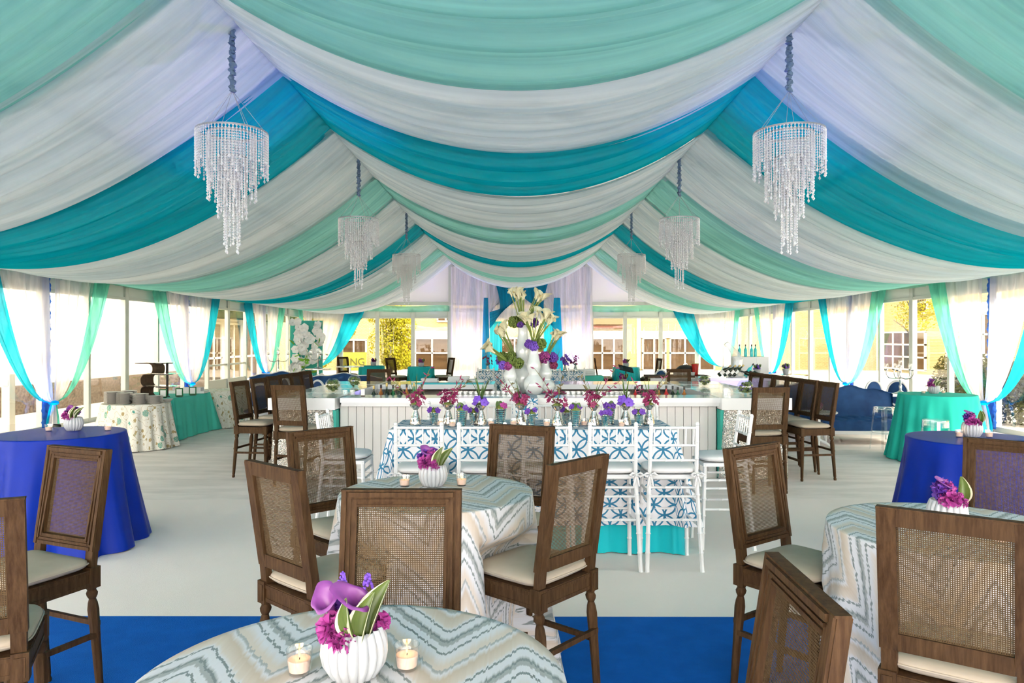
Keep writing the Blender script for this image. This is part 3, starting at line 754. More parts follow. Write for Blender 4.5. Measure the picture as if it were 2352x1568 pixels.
# ------------------------------------------------------------------ cloths
def cloth_round(r, h, hem, seed, folds=15, amp=.05, seg=180, rows=22):
    rnd = random.Random(seed); m = MB(); m.uv = []
    ph = [rnd.uniform(0,6.28) for _ in range(4)]; kk = [folds, folds*2+1, max(3,folds//2), 5]
    def fold(th): return .6*cos(kk[0]*th+ph[0]+.7*sin(2*th+ph[3]))+.22*cos(kk[1]*th+ph[1])+.35*cos(kk[2]*th+ph[2])
    prof = [(r*q, h, r*q, 0) for q in (.0005,.3,.6,.85,.96)]
    prof += [(r+.004*sin(a), h-.012*(1-cos(a)), r+.012*a, 0) for a in (.3,.9,1.5)]
    for i in range(1, rows+1):
        q = i/rows; prof.append((r+.006+(hem-r)*(q**1.15), h-.012-(h-.022)*q, r+.02+(h)*q, q))
    for R, z, s, q in prof:
        for k in range(seg):
            th = 2*pi*k/seg; w = fold(th)
            rr = R+amp*(q**.75)*w*(1+.25*q)
            zz = z+(.012*w*q*q if q > .85 else 0)
            m.v.append((rr*cos(th), rr*sin(th), max(.006, zz))); m.uv.append((s*cos(th), s*sin(th)))
    n = len(prof)
    for i in range(n-1):
        for k in range(seg):
            k2 = (k+1)%seg; m.f.append((i*seg+k, i*seg+k2, (i+1)*seg+k2, (i+1)*seg+k))
    return m
def cloth_rect(lx, ly, h, z0, flare, seed, amp=.03, folds=.30, rows=16, corner=.05):
    rnd = random.Random(seed); m = MB(); m.uv = []
    pts = []; nrm = []; ca = []
    hx, hy = lx/2-corner, ly/2-corner; per = 0
    path = []
    def edge(p, q, n, N):
        for i in range(n): path.append((p[0]+(q[0]-p[0])*i/n, p[1]+(q[1]-p[1])*i/n, N[0], N[1], 0))
    def arc(c, a0, n):
        for i in range(n):
            a = a0+pi/2*i/n; path.append((c[0], c[1], cos(a), sin(a), sin(pi*i/n)))
    nx_, ny_ = max(6,int(lx*26)), max(6,int(ly*26))
    edge((-hx,-hy),(hx,-hy),nx_,(0,-1)); arc((hx,-hy),-pi/2,12); edge((hx,-hy),(hx,hy),ny_,(1,0)); arc((hx,hy),0,12)
    edge((hx,hy),(-hx,hy),nx_,(0,1)); arc((-hx,hy),pi/2,12); edge((-hx,hy),(-hx,-hy),ny_,(-1,0)); arc((-hx,-hy),pi,12)
    # running length for the folds
    L = [0]
    for a, b in zip(path[:-1], path[1:]): L.append(L[-1]+sqrt((a[0]-b[0])**2+(a[1]-b[1])**2)+.03*(a[4]>0))
    ph = [rnd.uniform(0,6.28) for _ in range(3)]; seg = len(path)
    prof = [(-1,h,0,0),(-.5,h,0,0),(0,h,0,0),(corner*.8,h,.0,0),(corner*.97,h-.004,.0,0),(corner,h-.016,.0,0)]
    for i in range(1, rows+1): q = i/rows; prof.append((corner+flare*q, h-.016-(h-.016-z0)*q, q*(h-z0), q))
    for o, z, s, q in prof:
        for k, (x, y, nx, ny, cn) in enumerate(path):
            if o < 0: X, Y = x*(1+o), y*(1+o); U, V = X, Y
            else:
                w = .6*cos(L[k]*2*pi/folds+ph[0])+.35*cos(L[k]*2*pi/(folds*.43)+ph[1])+.4*cos(L[k]*2*pi/(folds*2.7)+ph[2])
                oo = o+amp*(q**.8)*w+cn*.10*q+cn*.05*q*cos(L[k]*60)
                X, Y = x+nx*oo, y+ny*oo; U, V = x+nx*(min(o,corner)+s), y+ny*(min(o,corner)+s)
            m.v.append((X, Y, max(.006, z))); m.uv.append((U, V))
    for i in range(len(prof)-1):
        for k in range(seg):
            k2 = (k+1)%seg; m.f.append((i*seg+k, i*seg+k2, (i+1)*seg+k2, (i+1)*seg+k))
    return m
def round_cloth(label, x, y, r, h, hem, mk, seed, folds=15, amp=.05, rz=0, group='round draped tables'):
    o = obj('tablecloth', cloth_round(r, h, hem, seed, folds, amp), M[mk], loc=(x,y,0), rz=rz, auto=0)
    return tag(o, label, 'tablecloth', group)
TH = .99
SEATS = []      # (x, y, facing) of stools pushed against the near cloths
def tuck(me, cx, cy, rz):
    """press the cloth inwards where a stool seat pushes against it"""
    cr, sr = cos(rz), sin(rz)
    for v in me.vertices:
        if v.co.z > .84: continue
        k = min(1, (.84-v.co.z)/.10); x, y = v.co.x, v.co.y; f = 1.0
        while f > .45:
            wx, wy = cx+(x*cr-y*sr)*f, cy+(x*sr+y*cr)*f; hit = False
            for sx, sy, fx, fy in SEATS:
                dx, dy = wx-sx, wy-sy; a = dx*fx+dy*fy; b = dx*-fy+dy*fx
                if abs(a) < .247 and abs(b) < .250: hit = True; break
            if not hit: break
            f -= .02
        f = 1-(1-f)*k
        v.co.x *= f; v.co.y *= f
round_cloth('flame-stitch chevron tablecloth on the nearest round table, bottom centre', -.407, 1.765, .52, TH, .66, 'chevron', 1, 13, .05, rz=.0)
round_cloth('flame-stitch chevron tablecloth on the round table with stools in the middle foreground', -.448, 3.985, .52, TH, .66, 'chevron', 2, 12, .055, rz=.35)
round_cloth('flame-stitch chevron tablecloth on the round table at the right edge', 1.91, 3.2, .52, TH, .62, 'chevron', 3, 12, .05, rz=-.3)
round_cloth('royal blue satin tablecloth on the round table at the left edge', -4.05, 6.45, .52, TH, .68, 'royal', 4, 9, .075)
round_cloth('royal blue satin tablecloth on the round table at the right edge', 3.81, 6.1, .52, TH, .66, 'royal', 5, 9, .07)
round_cloth('sea-green tablecloth on the round table in front of the right wall', 6.29, 11.0, .525, TH, .66, 'emerald', 6, 13, .065)
round_cloth('floral vine tablecloth on the round buffet table holding the plate stacks', -6.42, 12.27, .52, .75, .63, 'floral', 7, 18, .05, group='buffet tables')
round_cloth('floral vine tablecloth on the farther round buffet table', -6.28, 15.38, .52, .75, .64, 'floral', 8, 16, .055, group='buffet tables')
round_cloth('teal tablecloth on the far highboy left of the backdrop, between two stools', -2.93, 21.9, .39, TH, .44, 'tealcloth', 9, 22, .025)
round_cloth('teal tablecloth on the far highboy by the yellow-green tree', -4.55, 22.6, .39, TH, .44, 'tealcloth', 10, 22, .025)
round_cloth('turquoise shimmering tablecloth on the far highboy right of the backdrop', 3.15, 21.5, .39, TH, .44, 'turq', 11, 22, .025)
round_cloth('pale patterned tablecloth on the low round table behind the bar, right', 2.38, 17.0, .55, .76, .62, 'rings', 12, 16, .04)
# long table in front of the bar: ring-print overlay and turquoise underlay
TC = (.12, 6.62)
tag(obj('tablecloth', cloth_rect(2.42, .76, 1.02, .012, .05, 20, .035, .33), M['turq'], loc=(TC[0],TC[1],0), auto=0), 'turquoise satin underlay cloth reaching the carpet on the long table', 'tablecloth', 'cloths of the long tables')
tag(obj('tablecloth', cloth_rect(2.47, .80, 1.046, .26, .10, 21, .03, .36), M['rings'], loc=(TC[0],TC[1],0), auto=0), 'white cloth with blue ring print on the long table in front of the bar', 'tablecloth', 'cloths of the long tables')
tag(obj('tablecloth', cloth_rect(2.5, .80, 1.046, .02, .08, 22, .03, .36), M['rings'], loc=(.25,17.5,0), auto=0), 'white cloth with blue ring print on the far long table behind the bar', 'tablecloth', 'cloths of the long tables')
tag(obj('tablecloth', cloth_rect(1.15, 1.6, .76, .01, .06, 23, .03, .5), M['aqua'], loc=(-6.72,13.80,0), auto=0), 'aqua green tablecloth on the rectangular buffet table between the floral ones', 'tablecloth', 'buffet tables')

# ------------------------------------------------------------------ cane-back stool (faces local +Y)
def make_cane_stool():
    t = thing('cane_back_stool', 'x', 'stool', group='cane-back bar stools')
    W, D = .225, .21
    prof = [(.016,0),(.019,.02),(.015,.035),(.018,.05),(.021,.30),(.025,.46),(.022,.495),(.016,.515),(.024,.53),(.027,.545),(.020,.56),(.026,.575)]
    def leg(x0, y0, x1, y1):
        m = MB(); m.lathe(prof, 12, rib=lambda th, i: 1+(.06*cos(6*th) if 3 < i < 6 else 0), capt=True)
        m.v = [(x0+(x1-x0)*(z/.575)+x, y0+(y1-y0)*(z/.575)+y, z) for x, y, z in m.v]
        m.box((x1, y1, .625), (.058,.058,.105)); m.box((x1, y1+(.03 if y1 > 0 else -.03), .625), (.036,.006,.075))
        return m
    for x0, y0, x1, y1 in ((-.215,.21,-W+.02,D-.01),(.215,.21,W-.02,D-.01),(-.20,-.25,-W+.025,-D+.01),(.20,-.25,W-.025,-D+.01)):
        obj('leg', leg(x0, y0, x1, y1), M['wood'], t)
    fr = MB()
    for zz, dd, hh in ((.625,0,.085),(.655,.008,.016),(.595,.006,.014)):
        fr.box((0, D-.01, zz), (2*W-.07, .034+dd, hh)); fr.box((0, -D+.01, zz), (2*W-.07, .034+dd, hh))
        for s in (-1,1): fr.box((s*(W-.02), 0, zz), (.034+dd, 2*D-.05, hh))
    fr.box((0,0,.655), (2*W-.05,2*D-.05,.02))
    obj('seat_frame', fr, M['wood'], t, smooth=False)
    # cushion: pillowy superellipse pad
    def cus(u, v):
        th = 2*pi*u; ph = (v-.5)*pi
        def se(c, e): return (1 if c >= 0 else -1)*abs(c)**e
        r = se(cos(ph), .45)
        x = .225*r*se(cos(th), .35); y = .215*r*se(sin(th), .35)
        return (x, y+.01, .70+.034*se(sin(ph), .8)*(1.15-.9*(max(abs(x)/.225, abs(y)/.215))**6*.35)+.004*sin(9*x+5*y))
    c = obj('cushion', MB().grid(cus, 40, 12, closeu=True), M['linen'], t)
    def cpipe(i):
        th = 2*pi*i/40; se = lambda c, e: (1 if c >= 0 else -1)*abs(c)**e
        return (.228*se(cos(th),.35), .01+.218*se(sin(th),.35), .698)
    obj('piping', MB().tube([cpipe(i) for i in range(41)], .004, 5, False), M['linen'], c)
    # back
    def B(z): return -D+.012-.085*((z-.66)/.59)**1.1 if z > .66 else -D+.012
    zt, zb = 1.25, .755; hw = .225
    for s in (-1,1):
        m = MB(); x = s*(hw-.03)
        m.bar((s*(W-.03), B(.66), .66), (x, B(zb), zb+.02), .05, .032); m.bar((x, B(zb), zb), (x, B(zt), zt), .060, .032)
        m.bar((x+s*.018, B(zb)+.019, zb), (x+s*.018, B(zt)+.019, zt), .018, .010)
        m.bar((x-s*.004, B(zb)+.018, zb+.03), (x-s*.004, B(zt)+.018, zt-.03), .009, .010)
        m.bar((x-s*.026, B(zb)+.018, zb+.045), (x-s*.026, B(zt)+.018, zt-.05), .010, .008)
        obj('stile', m, M['wood'], t, smooth=False)
    for z, s in ((zt-.029,1),(zb+.027,-1)):
        m = MB(); y = B(z)
        m.box((0,y,z), (2*hw-.118,.032,.058)); m.box((0,y+.020,z+s*.017), (2*hw-.06,.012,.018)); m.box((0,y+.019,z-s*.004), (2*hw-.09,.010,.009)); m.box((0,y+.018,z-s*.024), (2*hw-.115,.008,.010))
        if s > 0: m.box((0,y,z+.030), (2*hw+.002,.036,.006))
        obj('top_rail' if s > 0 else 'bottom_rail', m, M['wood'], t, smooth=False)
    # woven cane: crossing strips
    m = MB(); w = hw-.058; p = .0068; ws = .0036
    n = int(2*w/p); z0, z1 = zb+.05, zt-.055
    def strip(a, b, wd, off):
        k = len(m.v)
        for q, sg in ((a,-1),(a,1),(b,1),(b,-1)):
            if wd[0]: m.v.append((q[0]+sg*ws/2, q[1]+off, q[2]))
            else: m.v.append((q[0], q[1]+off, q[2]+sg*ws/2))
        m.f.append((k,k+1,k+2,k+3))
    for i in range(n+1):
        x = -w+i*2*w/n; zm = (z0+z1)/2
        strip((x,B(z0),z0),(x,B(zm),zm),(1,0),.0006); strip((x,B(zm),zm),(x,B(z1),z1),(1,0),.0006)
    nz = int((z1-z0)/p)
    for j in range(nz+1):
        z = z0+(z1-z0)*j/nz; strip((-w,B(z),z),(w,B(z),z),(0,1),-.0006)
    o = obj('cane_panel', m, M['cane'], t, smooth=False); o['kind'] = 'stuff'
    # stretchers
    for s in (-1,1): obj('stretcher', MB().bar((s*.208,-.232,.33),(s*.208,.205,.33),.022,.024), M['wood'], t, smooth=False)
    obj('stretcher', MB().bar((-.208,.205,.25),(.208,.205,.25),.026,.026,(0,1,0)), M['wood'], t, smooth=False)
    obj('stretcher', MB().bar((-.205,-.235,.38),(.205,-.235,.38),.022,.024,(0,1,0)), M['wood'], t, smooth=False)
    return t
def cane(label, cx, cy, fx, fy, top=True):
    """cx,cy = centre of the back's top rail; fx,fy the facing direction"""
    l = sqrt(fx*fx+fy*fy); fx, fy = fx/l, fy/l
    off = .283
    SEATS.append((cx+fx*off, cy+fy*off, fx, fy))
    return first_or_dup(STORE, 'cane', make_cane_stool, (cx+fx*off, cy+fy*off, 0), face(fx, fy), label)
cane('cane-back stool in front of the left royal blue table, facing the viewer', -2.30, 3.83, -.39, -.92)
cane('cane-back stool cut off by the left picture edge, seen from behind', -1.97, 2.52, -.43, .90)
cane('cane-back stool left of the middle chevron table, near side, seen from behind', -1.105, 3.28, .66, .75)
cane('cane-back stool left of the middle chevron table, far side, in front of the bar', -1.25, 4.60, .70, -.71)
cane('cane-back stool facing the viewer at the nearest chevron table, bottom centre', -.441, 2.76, 0, -1)
cane('cane-back stool right of the middle chevron table, near side, seen from behind', .285, 3.44, -.75, .66)
cane('cane-back stool right of the middle chevron table, far side, before the ring-print cloth', .02, 4.80, -.36, -.93)
cane('large cane-back stool at the right edge seen from behind, facing the right chevron table', 1.40, 2.36, .57, .82)
cane('cane-back stool left of the right chevron table with its cushion beside the cloth', 1.24, 3.90, .60, -.80)
cane('cane-back stool rising from the bottom edge right of centre, seen from the side', .672, 1.72, -1, .02)
cane('cane-back stool before the right royal blue table, at the right picture edge', 2.74, 4.08, -.66, -.75)
cane('cane-back stool at the right front corner of the bar, seen from behind', 2.95, 8.55, -.12, 1)
cane('cane-back stool at the left front corner of the bar, seen from behind', -2.83, 8.95, .22, 1)
ordw = ['nearest','second nearest','third','fourth','fifth','farthest']
for i, y in enumerate((9.62,10.2,10.72,11.22,11.75,12.25)):
    cane('%s cane-back stool in the row along the right side of the bar' % ordw[i], 4.08-.02*i, y, -1, -.12)
for i, y in enumerate((9.82,10.55,11.2,11.75,12.3,12.85)):
    cane('%s cane-back stool in the row along the left side of the bar' % ordw[i], -3.76, y, 1, -.14)
cane('cane-back stool at the far end of the bar, left of the back counter', -2.62, 13.7, .05, -1)
cane('cane-back stool at the far end of the bar, right of the back counter', 3.0, 13.75, -.05, -1)
cane('far cane-back stool left of the teal highboy beside the backdrop', -3.86, 21.9, .95, -.5)
cane('far cane-back stool right of the teal highboy beside the white backdrop curtain', -2.02, 22.0, -.95, -.5)
cane('far cane-back stool by the yellow sign board', -5.6, 23.2, .9, -.6)
cane('far cane-back stool left of the turquoise highboy right of the backdrop', 2.2, 21.3, .95, -.1)
cane('far cane-back stool right of the turquoise highboy right of the backdrop', 4.08, 21.2, -.95, -.1)

for cn, cx, cy, rz in (('tablecloth',-.407,1.765,0),('tablecloth.001',-.448,3.985,.35),('tablecloth.002',1.91,3.2,-.3)):
    tuck(bpy.data.objects[cn].data, cx, cy, rz)

# ------------------------------------------------------------------ white chiavari stool (faces local +Y)
def bamboo(m, p0, p1, r, n=3):
    p0 = Vector(p0); p1 = Vector(p1); pts = []; rr = []
    for i in range(n+1):
        q = i/n
        for d, k in ((-.012,1),(0,1.35),(.012,1)):
            qq = q+d
            if 0 <= qq <= 1: pts.append(p0+(p1-p0)*qq); rr.append(r*k)
    m.tube(pts, rr, 7); return m
def make_chiavari():
    t = thing('chiavari_stool', 'x', 'stool', group='white chiavari stools')
    W, D = .185, .175
    for s in (-1,1):
        m = MB(); bamboo(m, (s*.215,-.245,0), (s*W,-D,.74), .017, 5); bamboo(m, (s*W,-D,.74), (s*(W-.005),-D-.055,1.15), .016, 3); m.ball((s*(W-.005),-D-.055,1.155), .017, 8, 5)
        obj('leg', m, M['white'], t)
        m = MB(); bamboo(m, (s*.195,.20,0), (s*W,D,.74), .017, 5); obj('leg', m, M['white'], t)
    def by(z): return -D-.055*(z-.74)/.41
    for z in (1.125,.985,.865):
        obj('back_rail', bamboo(MB(), (-W,by(z),z), (W,by(z),z), .011, 3), M['white'], t)
    for i in range(6):
        x = -W+2*W*(i+.5)/6
        obj('spindle', bamboo(MB(), (x,by(.985),.985), (x,by(1.125),1.125), .0065, 2), M['white'], t)
    obj('seat', MB().box((0,0,.735), (2*W+.03,2*D+.03,.03)), M['white'], t, smooth=False)
    def cus(u, v):
        th = 2*pi*u; ph = (v-.5)*pi; se = lambda c, e: (1 if c >= 0 else -1)*abs(c)**e
        r = se(cos(ph), .5); return (.212*r*se(cos(th),.6), .205*r*se(sin(th),.6), .782+.033*se(sin(ph),.8))
    c = obj('cushion', MB().grid(cus, 32, 10, closeu=True), M['whitecloth'], t)
    for s in (-1,1):
        m = MB(); o = Vector((s*W,-D-.03,.755))
        for a in (-1,1):
            m.tube([o, o+Vector((a*.03,-.02,.015)), o+Vector((a*.055,-.025,.0)), o+Vector((a*.03,-.022,-.012)), o], [.004,.010,.012,.009,.004], 6)
            m.tube([o, o+Vector((a*.012,-.02,-.04)), o+Vector((a*.022,-.015,-.09))], [.006,.009,.007], 6)
        m.ball(o+Vector((0,-.02,0)), .012, 8, 5)
        obj('tie_bow', m, M['whitecloth'], c)
    def lx(s, z, y): 
        q = z/.74
        return (s*(.215+(W-.215)*q) if y < 0 else s*(.195+(W-.195)*q))
    def ly(z, y): q = z/.74; return (-.245+(-D+.245)*q) if y < 0 else (.20+(D-.20)*q)
    for z in (.65,.58,.40):
        for y in (-1,1): obj('stretcher', bamboo(MB(), (lx(-1,z,y),ly(z,y),z), (lx(1,z,y),ly(z,y),z), .010, 3), M['white'], t)
        for s in (-1,1):
            z2 = z-.05; obj('stretcher', bamboo(MB(), (lx(s,z2,-1),ly(z2,-1),z2), (lx(s,z2,1),ly(z2,1),z2), .010, 3), M['white'], t)
    return t
def chia(label, x, y, rz): return first_or_dup(STORE, 'chia', make_chiavari, (x,y,0), rz, label)
o5 = ['leftmost','second from left','third from left','fourth from left','rightmost']
for i, x in enumerate((-.785,-.29,.22,.735,1.215)):
    chia('%s white chiavari stool along the near side of the ring-print table' % o5[i], x, 5.95, 0)
for i, x in enumerate((-.70,-.18,.36,.82,1.30)):
    chia('%s white chiavari stool along the far side of the ring-print table' % o5[i], x-.05, 7.36, pi)
chia('white chiavari stool at the left end of the ring-print table', -1.55, 6.62, -pi/2)
chia('white chiavari stool at the right end of the ring-print table', 1.78, 6.5, pi/2)
for i, x in enumerate((-.75,-.2,.75,1.3)):
    chia('%s white chiavari stool at the far long table behind the bar' % ['leftmost','second','third','rightmost'][i], x, 16.75, 0)

# ------------------------------------------------------------------ clear acrylic stools
def make_ghost():
    t = thing('acrylic_stool', 'x', 'stool', group='clear acrylic stools')
    obj('seat', MB().lathe([(.15,.655),(.165,.66),(.17,.69),(.165,.70),(.15,.705),(.001,.70)], 24), M['acrylic'], t)
    obj('apron', MB().lathe([(.165,.60),(.17,.60),(.17,.66),(.165,.66)], 24, capb=False), M['acrylic'], t)
    for k in range(4):
        a = pi/4+k*pi/2
        obj('leg', MB().bar((.155*cos(a),.155*sin(a),.68), (.215*cos(a),.215*sin(a),0), .04, .022, (-sin(a),cos(a),0)), M['acrylic'], t, smooth=False)
    obj('foot_ring', MB().lathe([(.178,.28),(.186,.27),(.186,.29),(.178,.28)], 28, capb=False), M['acrylic'], t)
    return t
first_or_dup(STORE, 'ghost', make_ghost, (6.02,12.05,0), .2, 'clear acrylic stool in front of the navy sofa')
first_or_dup(STORE, 'ghost', make_ghost, (5.78,10.15,0), .5, 'clear acrylic stool before the sea-green table')
# ------------------------------------------------------------------ the bar
BZ = 1.055
def skirt_path(pts, z0, z1, amp, fq, seed, flare=.06):
    """hanging cloth along a floor polyline (open)"""
    P = [Vector((x,y,0)) for x, y in pts]; segs = [(a,b,(b-a).length) for a, b in zip(P[:-1],P[1:])]; L = sum(s[2] for s in segs)
    rnd = random.Random(seed); ph = rnd.uniform(0,6)
    def fn(u, v):
        s = u*L
        for a, b, l in segs:
            if s <= l+1e-6: break
            s -= l
        d = (b-a).normalized(); n = Vector((d.y,-d.x,0)); q = 1-v
        w = sin(u*L*fq+ph)+.5*sin(u*L*fq*2.3+ph*2)
        r = a+d*s+n*(amp*w*(.25+.75*q)+flare*q); r.z = z0+(z1-z0)*v; return r
    return MB().grid(fn, int(L*44), 10)
def counter_unit(name, label, x0, x1, y0, y1, front):
    t = thing(name, label, 'bar counter', ((x0+x1)/2, (y0+y1)/2, 0), group='counters of the square bar')
    cx, cy = (x0+x1)/2, (y0+y1)/2
    return t, cx, cy
# front counter: beadboard planks, ledge
t = thing('bar_counter', 'white beadboard front counter of the square bar behind the long table', 'bar', (.165, 9.7, 0), group='counters of the square bar')
bx0, bx1, fy = -2.35, 2.59, 9.62
pw = (bx1-bx0)/46
pm = MB().box((0,0,.495), (pw-.006,.022,.93)).mesh('plank', M['bead'], False)
for k in range(46):
    o = obj('plank', pm, None, t); o.location = (bx0+pw*(k+.5)-.165, fy-9.7, 0)
obj('carcass', MB().box((0,.17,.49), (bx1-bx0,.34,.94)), M['bead'], t, smooth=False)
obj('plinth', MB().box((0,-.10,.035), (bx1-bx0,.03,.07)), M['bead'], t, smooth=False)
obj('ledge', MB().box((0,.04,BZ-.03), (bx1-bx0+.02,.56,.06)), M['bartop'], t, smooth=False)
obj('ledge_moulding', MB().box((0,-.165,BZ-.085), (bx1-bx0,.10,.05)), M['white'], t, smooth=False)
obj('back_shelf', MB().box((0,.56,.82), (bx1-bx0-.2,.46,.035)), M['darkwood'], t, smooth=False)
# arms
for s, nm, x0, x1 in ((-1,'left',-3.22,-2.36),(1,'right',2.60,3.50)):
    t = thing('bar_counter', 'thick glossy white %s arm of the bar over a silver sequin skirt' % nm, 'bar', ((x0+x1)/2, 11.25, 0), group='counters of the square bar')
    lx = (x1-x0)/2
    obj('slab', MB().box((0,0,BZ+.005-.075), (x1-x0, 3.75, .15)), M['bartop'], t, smooth=False)
    for k in range(3): obj('slab_joint', MB().box((0,-.95+.95*k,BZ+.006), (x1-x0, .006, .003)), M['altrim'], t, smooth=False)
    obj('carcass', MB().box((0,0,.44), (x1-x0-.30, 3.4, .86)), M['white'], t, smooth=False)
    e = lx-.05
    pts = [(-e,1.75),(-e,-1.80),(e,-1.80),(e,1.75)] if s < 0 else [(-e,1.75),(-e,-1.80),(e,-1.80),(e,1.75)]
    obj('sequin_skirt', skirt_path(pts, .015, BZ-.15, .022, 13, 5+s, .05), M['sequin'], t, auto=0)
    obj('teal_lining', MB().box((-s*(lx-.03), -1.70, .45), (.05,.18,.9)), M['mintpanel'], t, smooth=False)
# back counter
t = thing('bar_counter', 'white back counter of the bar with open brown shelves', 'bar', (.12, 12.75, 0), group='counters of the square bar')
for a, b in ((-2.36+.0,-.42),(.62,2.60)):
    c = (a+b)/2-.12; w = b-a
    obj('top', MB().box((c,0,BZ-.04), (w,.95,.08)), M['bartop'], t, smooth=False)
    obj('back_panel', MB().box((c,.15,.5), (w-.02,.04,.96)), M['gold'] if False else pbr('taupe_shelf_board', (.30,.27,.23), .6), t, smooth=False)
    obj('shelf', MB().box((c,-.12,.72), (w-.02,.5,.03)), M['darkwood'], t, smooth=False)
    obj('shelf', MB().box((c,-.12,.30), (w-.02,.5,.03)), M['darkwood'], t, smooth=False)
    for e in (a,b): obj('upright', MB().box((e-.12,-.05,.5), (.05,.7,1.0)), M['white'], t, smooth=False)
# ring-print runner over the front ledge and the centre table in the bar
def run(u, v):
    x = .07+(u-.5)*.34
    L = v*1.25
    if L < .6: return (x, 9.98-L, BZ+.004)
    q = L-.6; return (x+.02*sin(u*14)*q, 9.37-.01-.02*sin(u*12)*q, BZ+.002-q)
tag(obj('runner', MB().grid(run, 14, 40, lambda u, v: (u*.34, v*1.25)), M['rings'], auto=0), 'ring-print runner hanging over the middle of the bar front', 'table runner')
tag(obj('tablecloth', cloth_round(.43, 1.0, .46, 31, 14, .02), M['rings'], loc=(.09,10.95,0), auto=0), 'ring-print cloth on the round pedestal inside the bar under the white vases', 'tablecloth', 'round draped tables')

# fish-bowl globes on the arms
def globe(label, x, y, r, core):
    t = thing('glass_globe', label, 'vase', (x,y,BZ+.007), group='glass globes on the bar')
    pr = [(r*sin(a), r-r*cos(a)*1.0) for a in [pi*(.10+.74*i/14) for i in range(15)]]
    z0 = pr[0][1]; pr = [(a, z-z0) for a, z in pr]
    obj('glass_bowl', MB().lathe(pr, 28), M['glass'], t)
    rnd = random.Random(int(x*100))
    m = MB(); 
    for k in range(70):
        d = Vector((rnd.gauss(0,1),rnd.gauss(0,1),rnd.gauss(0,1))).normalized()*r*.83*rnd.uniform(.55,1); z = min(d.z, .55*r)+.95*r
        m.ball((d.x,d.y,z), r*rnd.uniform(.14,.2), 7, 5, (1,1,.8))
    obj('greenery', m, M['moss'], t)
    m = MB()
    for k in range(26 if core else 6):
        a = rnd.uniform(0,6.28); q = rnd.uniform(.74,.82)*r; z = rnd.uniform(.62,1.25)*r
        m.ball((q*cos(a),q*sin(a),z), r*rnd.uniform(.09,.14), 7, 5, (1,1,.6))
    obj('blossom', m, M['purple' if core else 'leafgreen'], t)
globe('glass globe of moss on the left bar arm, nearer one', -2.66, 10.45, .105, False)
globe('glass globe of moss on the left bar arm, farther one', -2.60, 11.55, .10, False)
globe('glass globe of purple flowers on the right bar arm, nearer one', 3.08, 9.95, .108, True)
globe('glass globe of purple flowers on the right bar arm, farther one', 2.98, 11.75, .10, True)

# small bar ware
def bottle_mesh(h, r, neck=.35):
    return MB().lathe([(r*.9,0),(r,.01),(r,h*(1-neck)*.9),(r*.75,h*(1-neck)),(r*.34,h*(1-neck*.75)),(r*.30,h*.93),(r*.36,h*.94),(r*.36,h),(.001,h)], 14)
BMESH = {}
def bottle(label, x, y, z, h, r, mk, cap=None, group='bottles behind the bar', lab=None):
    t = thing('bottle', label, 'bottle', (x,y,z), group=group)
    k = (round(h,2), round(r,3), mk)
    if k not in BMESH: BMESH[k] = bottle_mesh(h, r).mesh('body', M[mk])
    obj('body', BMESH[k], None, t)
    obj('cap', MB().lathe([(r*.38,h*.86),(r*.40,h*.87),(r*.40,h+.003),(.001,h+.004)], 10), M[cap or 'black'], t)
    if lab: obj('paper_label', MB().lathe([(r*1.01,h*.18),(r*1.01,h*.45)], 14, capb=False), M[lab], t)
    return t
for nm, x, w in (('left',-1.69,.80),('right',1.96,.84)):
    tag(obj('bottle_riser', MB().box((0,0,.0185), (w,.2,.037)), M['darkwood'], loc=(x,10.205,.8378), smooth=False), 'low dark riser under the %s group of liquor bottles' % nm, 'riser', 'bottle risers')
rnd = random.Random(3)
for i, (x, mk, h) in enumerate(((-2.02,'bottle_dk',.29),(-1.93,'bottle_am',.30),(-1.84,'bottle_dk',.33),(-1.76,'bottle_gr',.30),(-1.66,'bottle_dk',.34),(-1.57,'bottle_am',.31),(-1.46,'bottle_gr',.33),(-1.36,'bottle_dk',.31))):
    bottle('%s liquor bottle from the left behind the bar front, left group' % ['first','second','third','fourth','fifth','sixth','seventh','eighth'][i], x, 10.18+.05*(i%2), .875, h, .037, mk, 'black' if i % 2 else 'foil', lab='paper' if i % 3 else None)
for i, (x, mk, h) in enumerate(((1.62,'redgl',.28),(1.72,'bottle_dk',.30),(1.95,'bottle_am',.27),(2.06,'redgl',.29),(2.14,'bottle_dk',.29),(2.22,'bottle_gr',.27),(2.30,'bottle_am',.28))):
    bottle('%s liquor bottle from the left behind the bar front, right group' % ['first','second','third','fourth','fifth','sixth','seventh'][i], x, 10.18+.05*(i%2), .875, h, .036, mk, 'black', lab='paper' if i % 2 else None)
gm = MB().lathe([(.028,0),(.033,.012),(.036,.085),(.034,.085),(.03,.014),(.001,.012)], 12).mesh('tumbler', M['glass'])
def glass(label, x, y, z, grp):
    return tag(obj('tumbler', gm, None, loc=(x,y,z)), label, 'glass', grp)
for i in range(14):
    for j in range(3):
        glass('upturned clear tumbler in the rows on the bar left of the white vases', -1.05+i*.076, 10.14+j*.085, 1.0, 'tumblers left of the vases')
for i in range(12):
    for j in range(3):
        glass('upturned clear tumbler in the rows on the bar right of the white vases', .68+i*.076, 10.14+j*.085, 1.0, 'tumblers right of the vases')
for nm, x in (('left',-.56), ('right',1.10)):
    tag(obj('glass_rack', MB().box((0,0,.08), (1.15,.3,.16)), M['darkwood'], loc=(x,10.225,.838), smooth=False), 'low brown rack under the %s tumblers on the bar' % nm, 'rack', 'tumbler racks')
for i, (x, y) in enumerate(((-2.31,9.72),(-2.22,9.74))):
    glass(['clear tumbler at the left end of the bar front ledge, outer one','clear tumbler at the left end of the bar front ledge, inner one'][i], x, y, BZ, 'tumblers on the bar ledge')
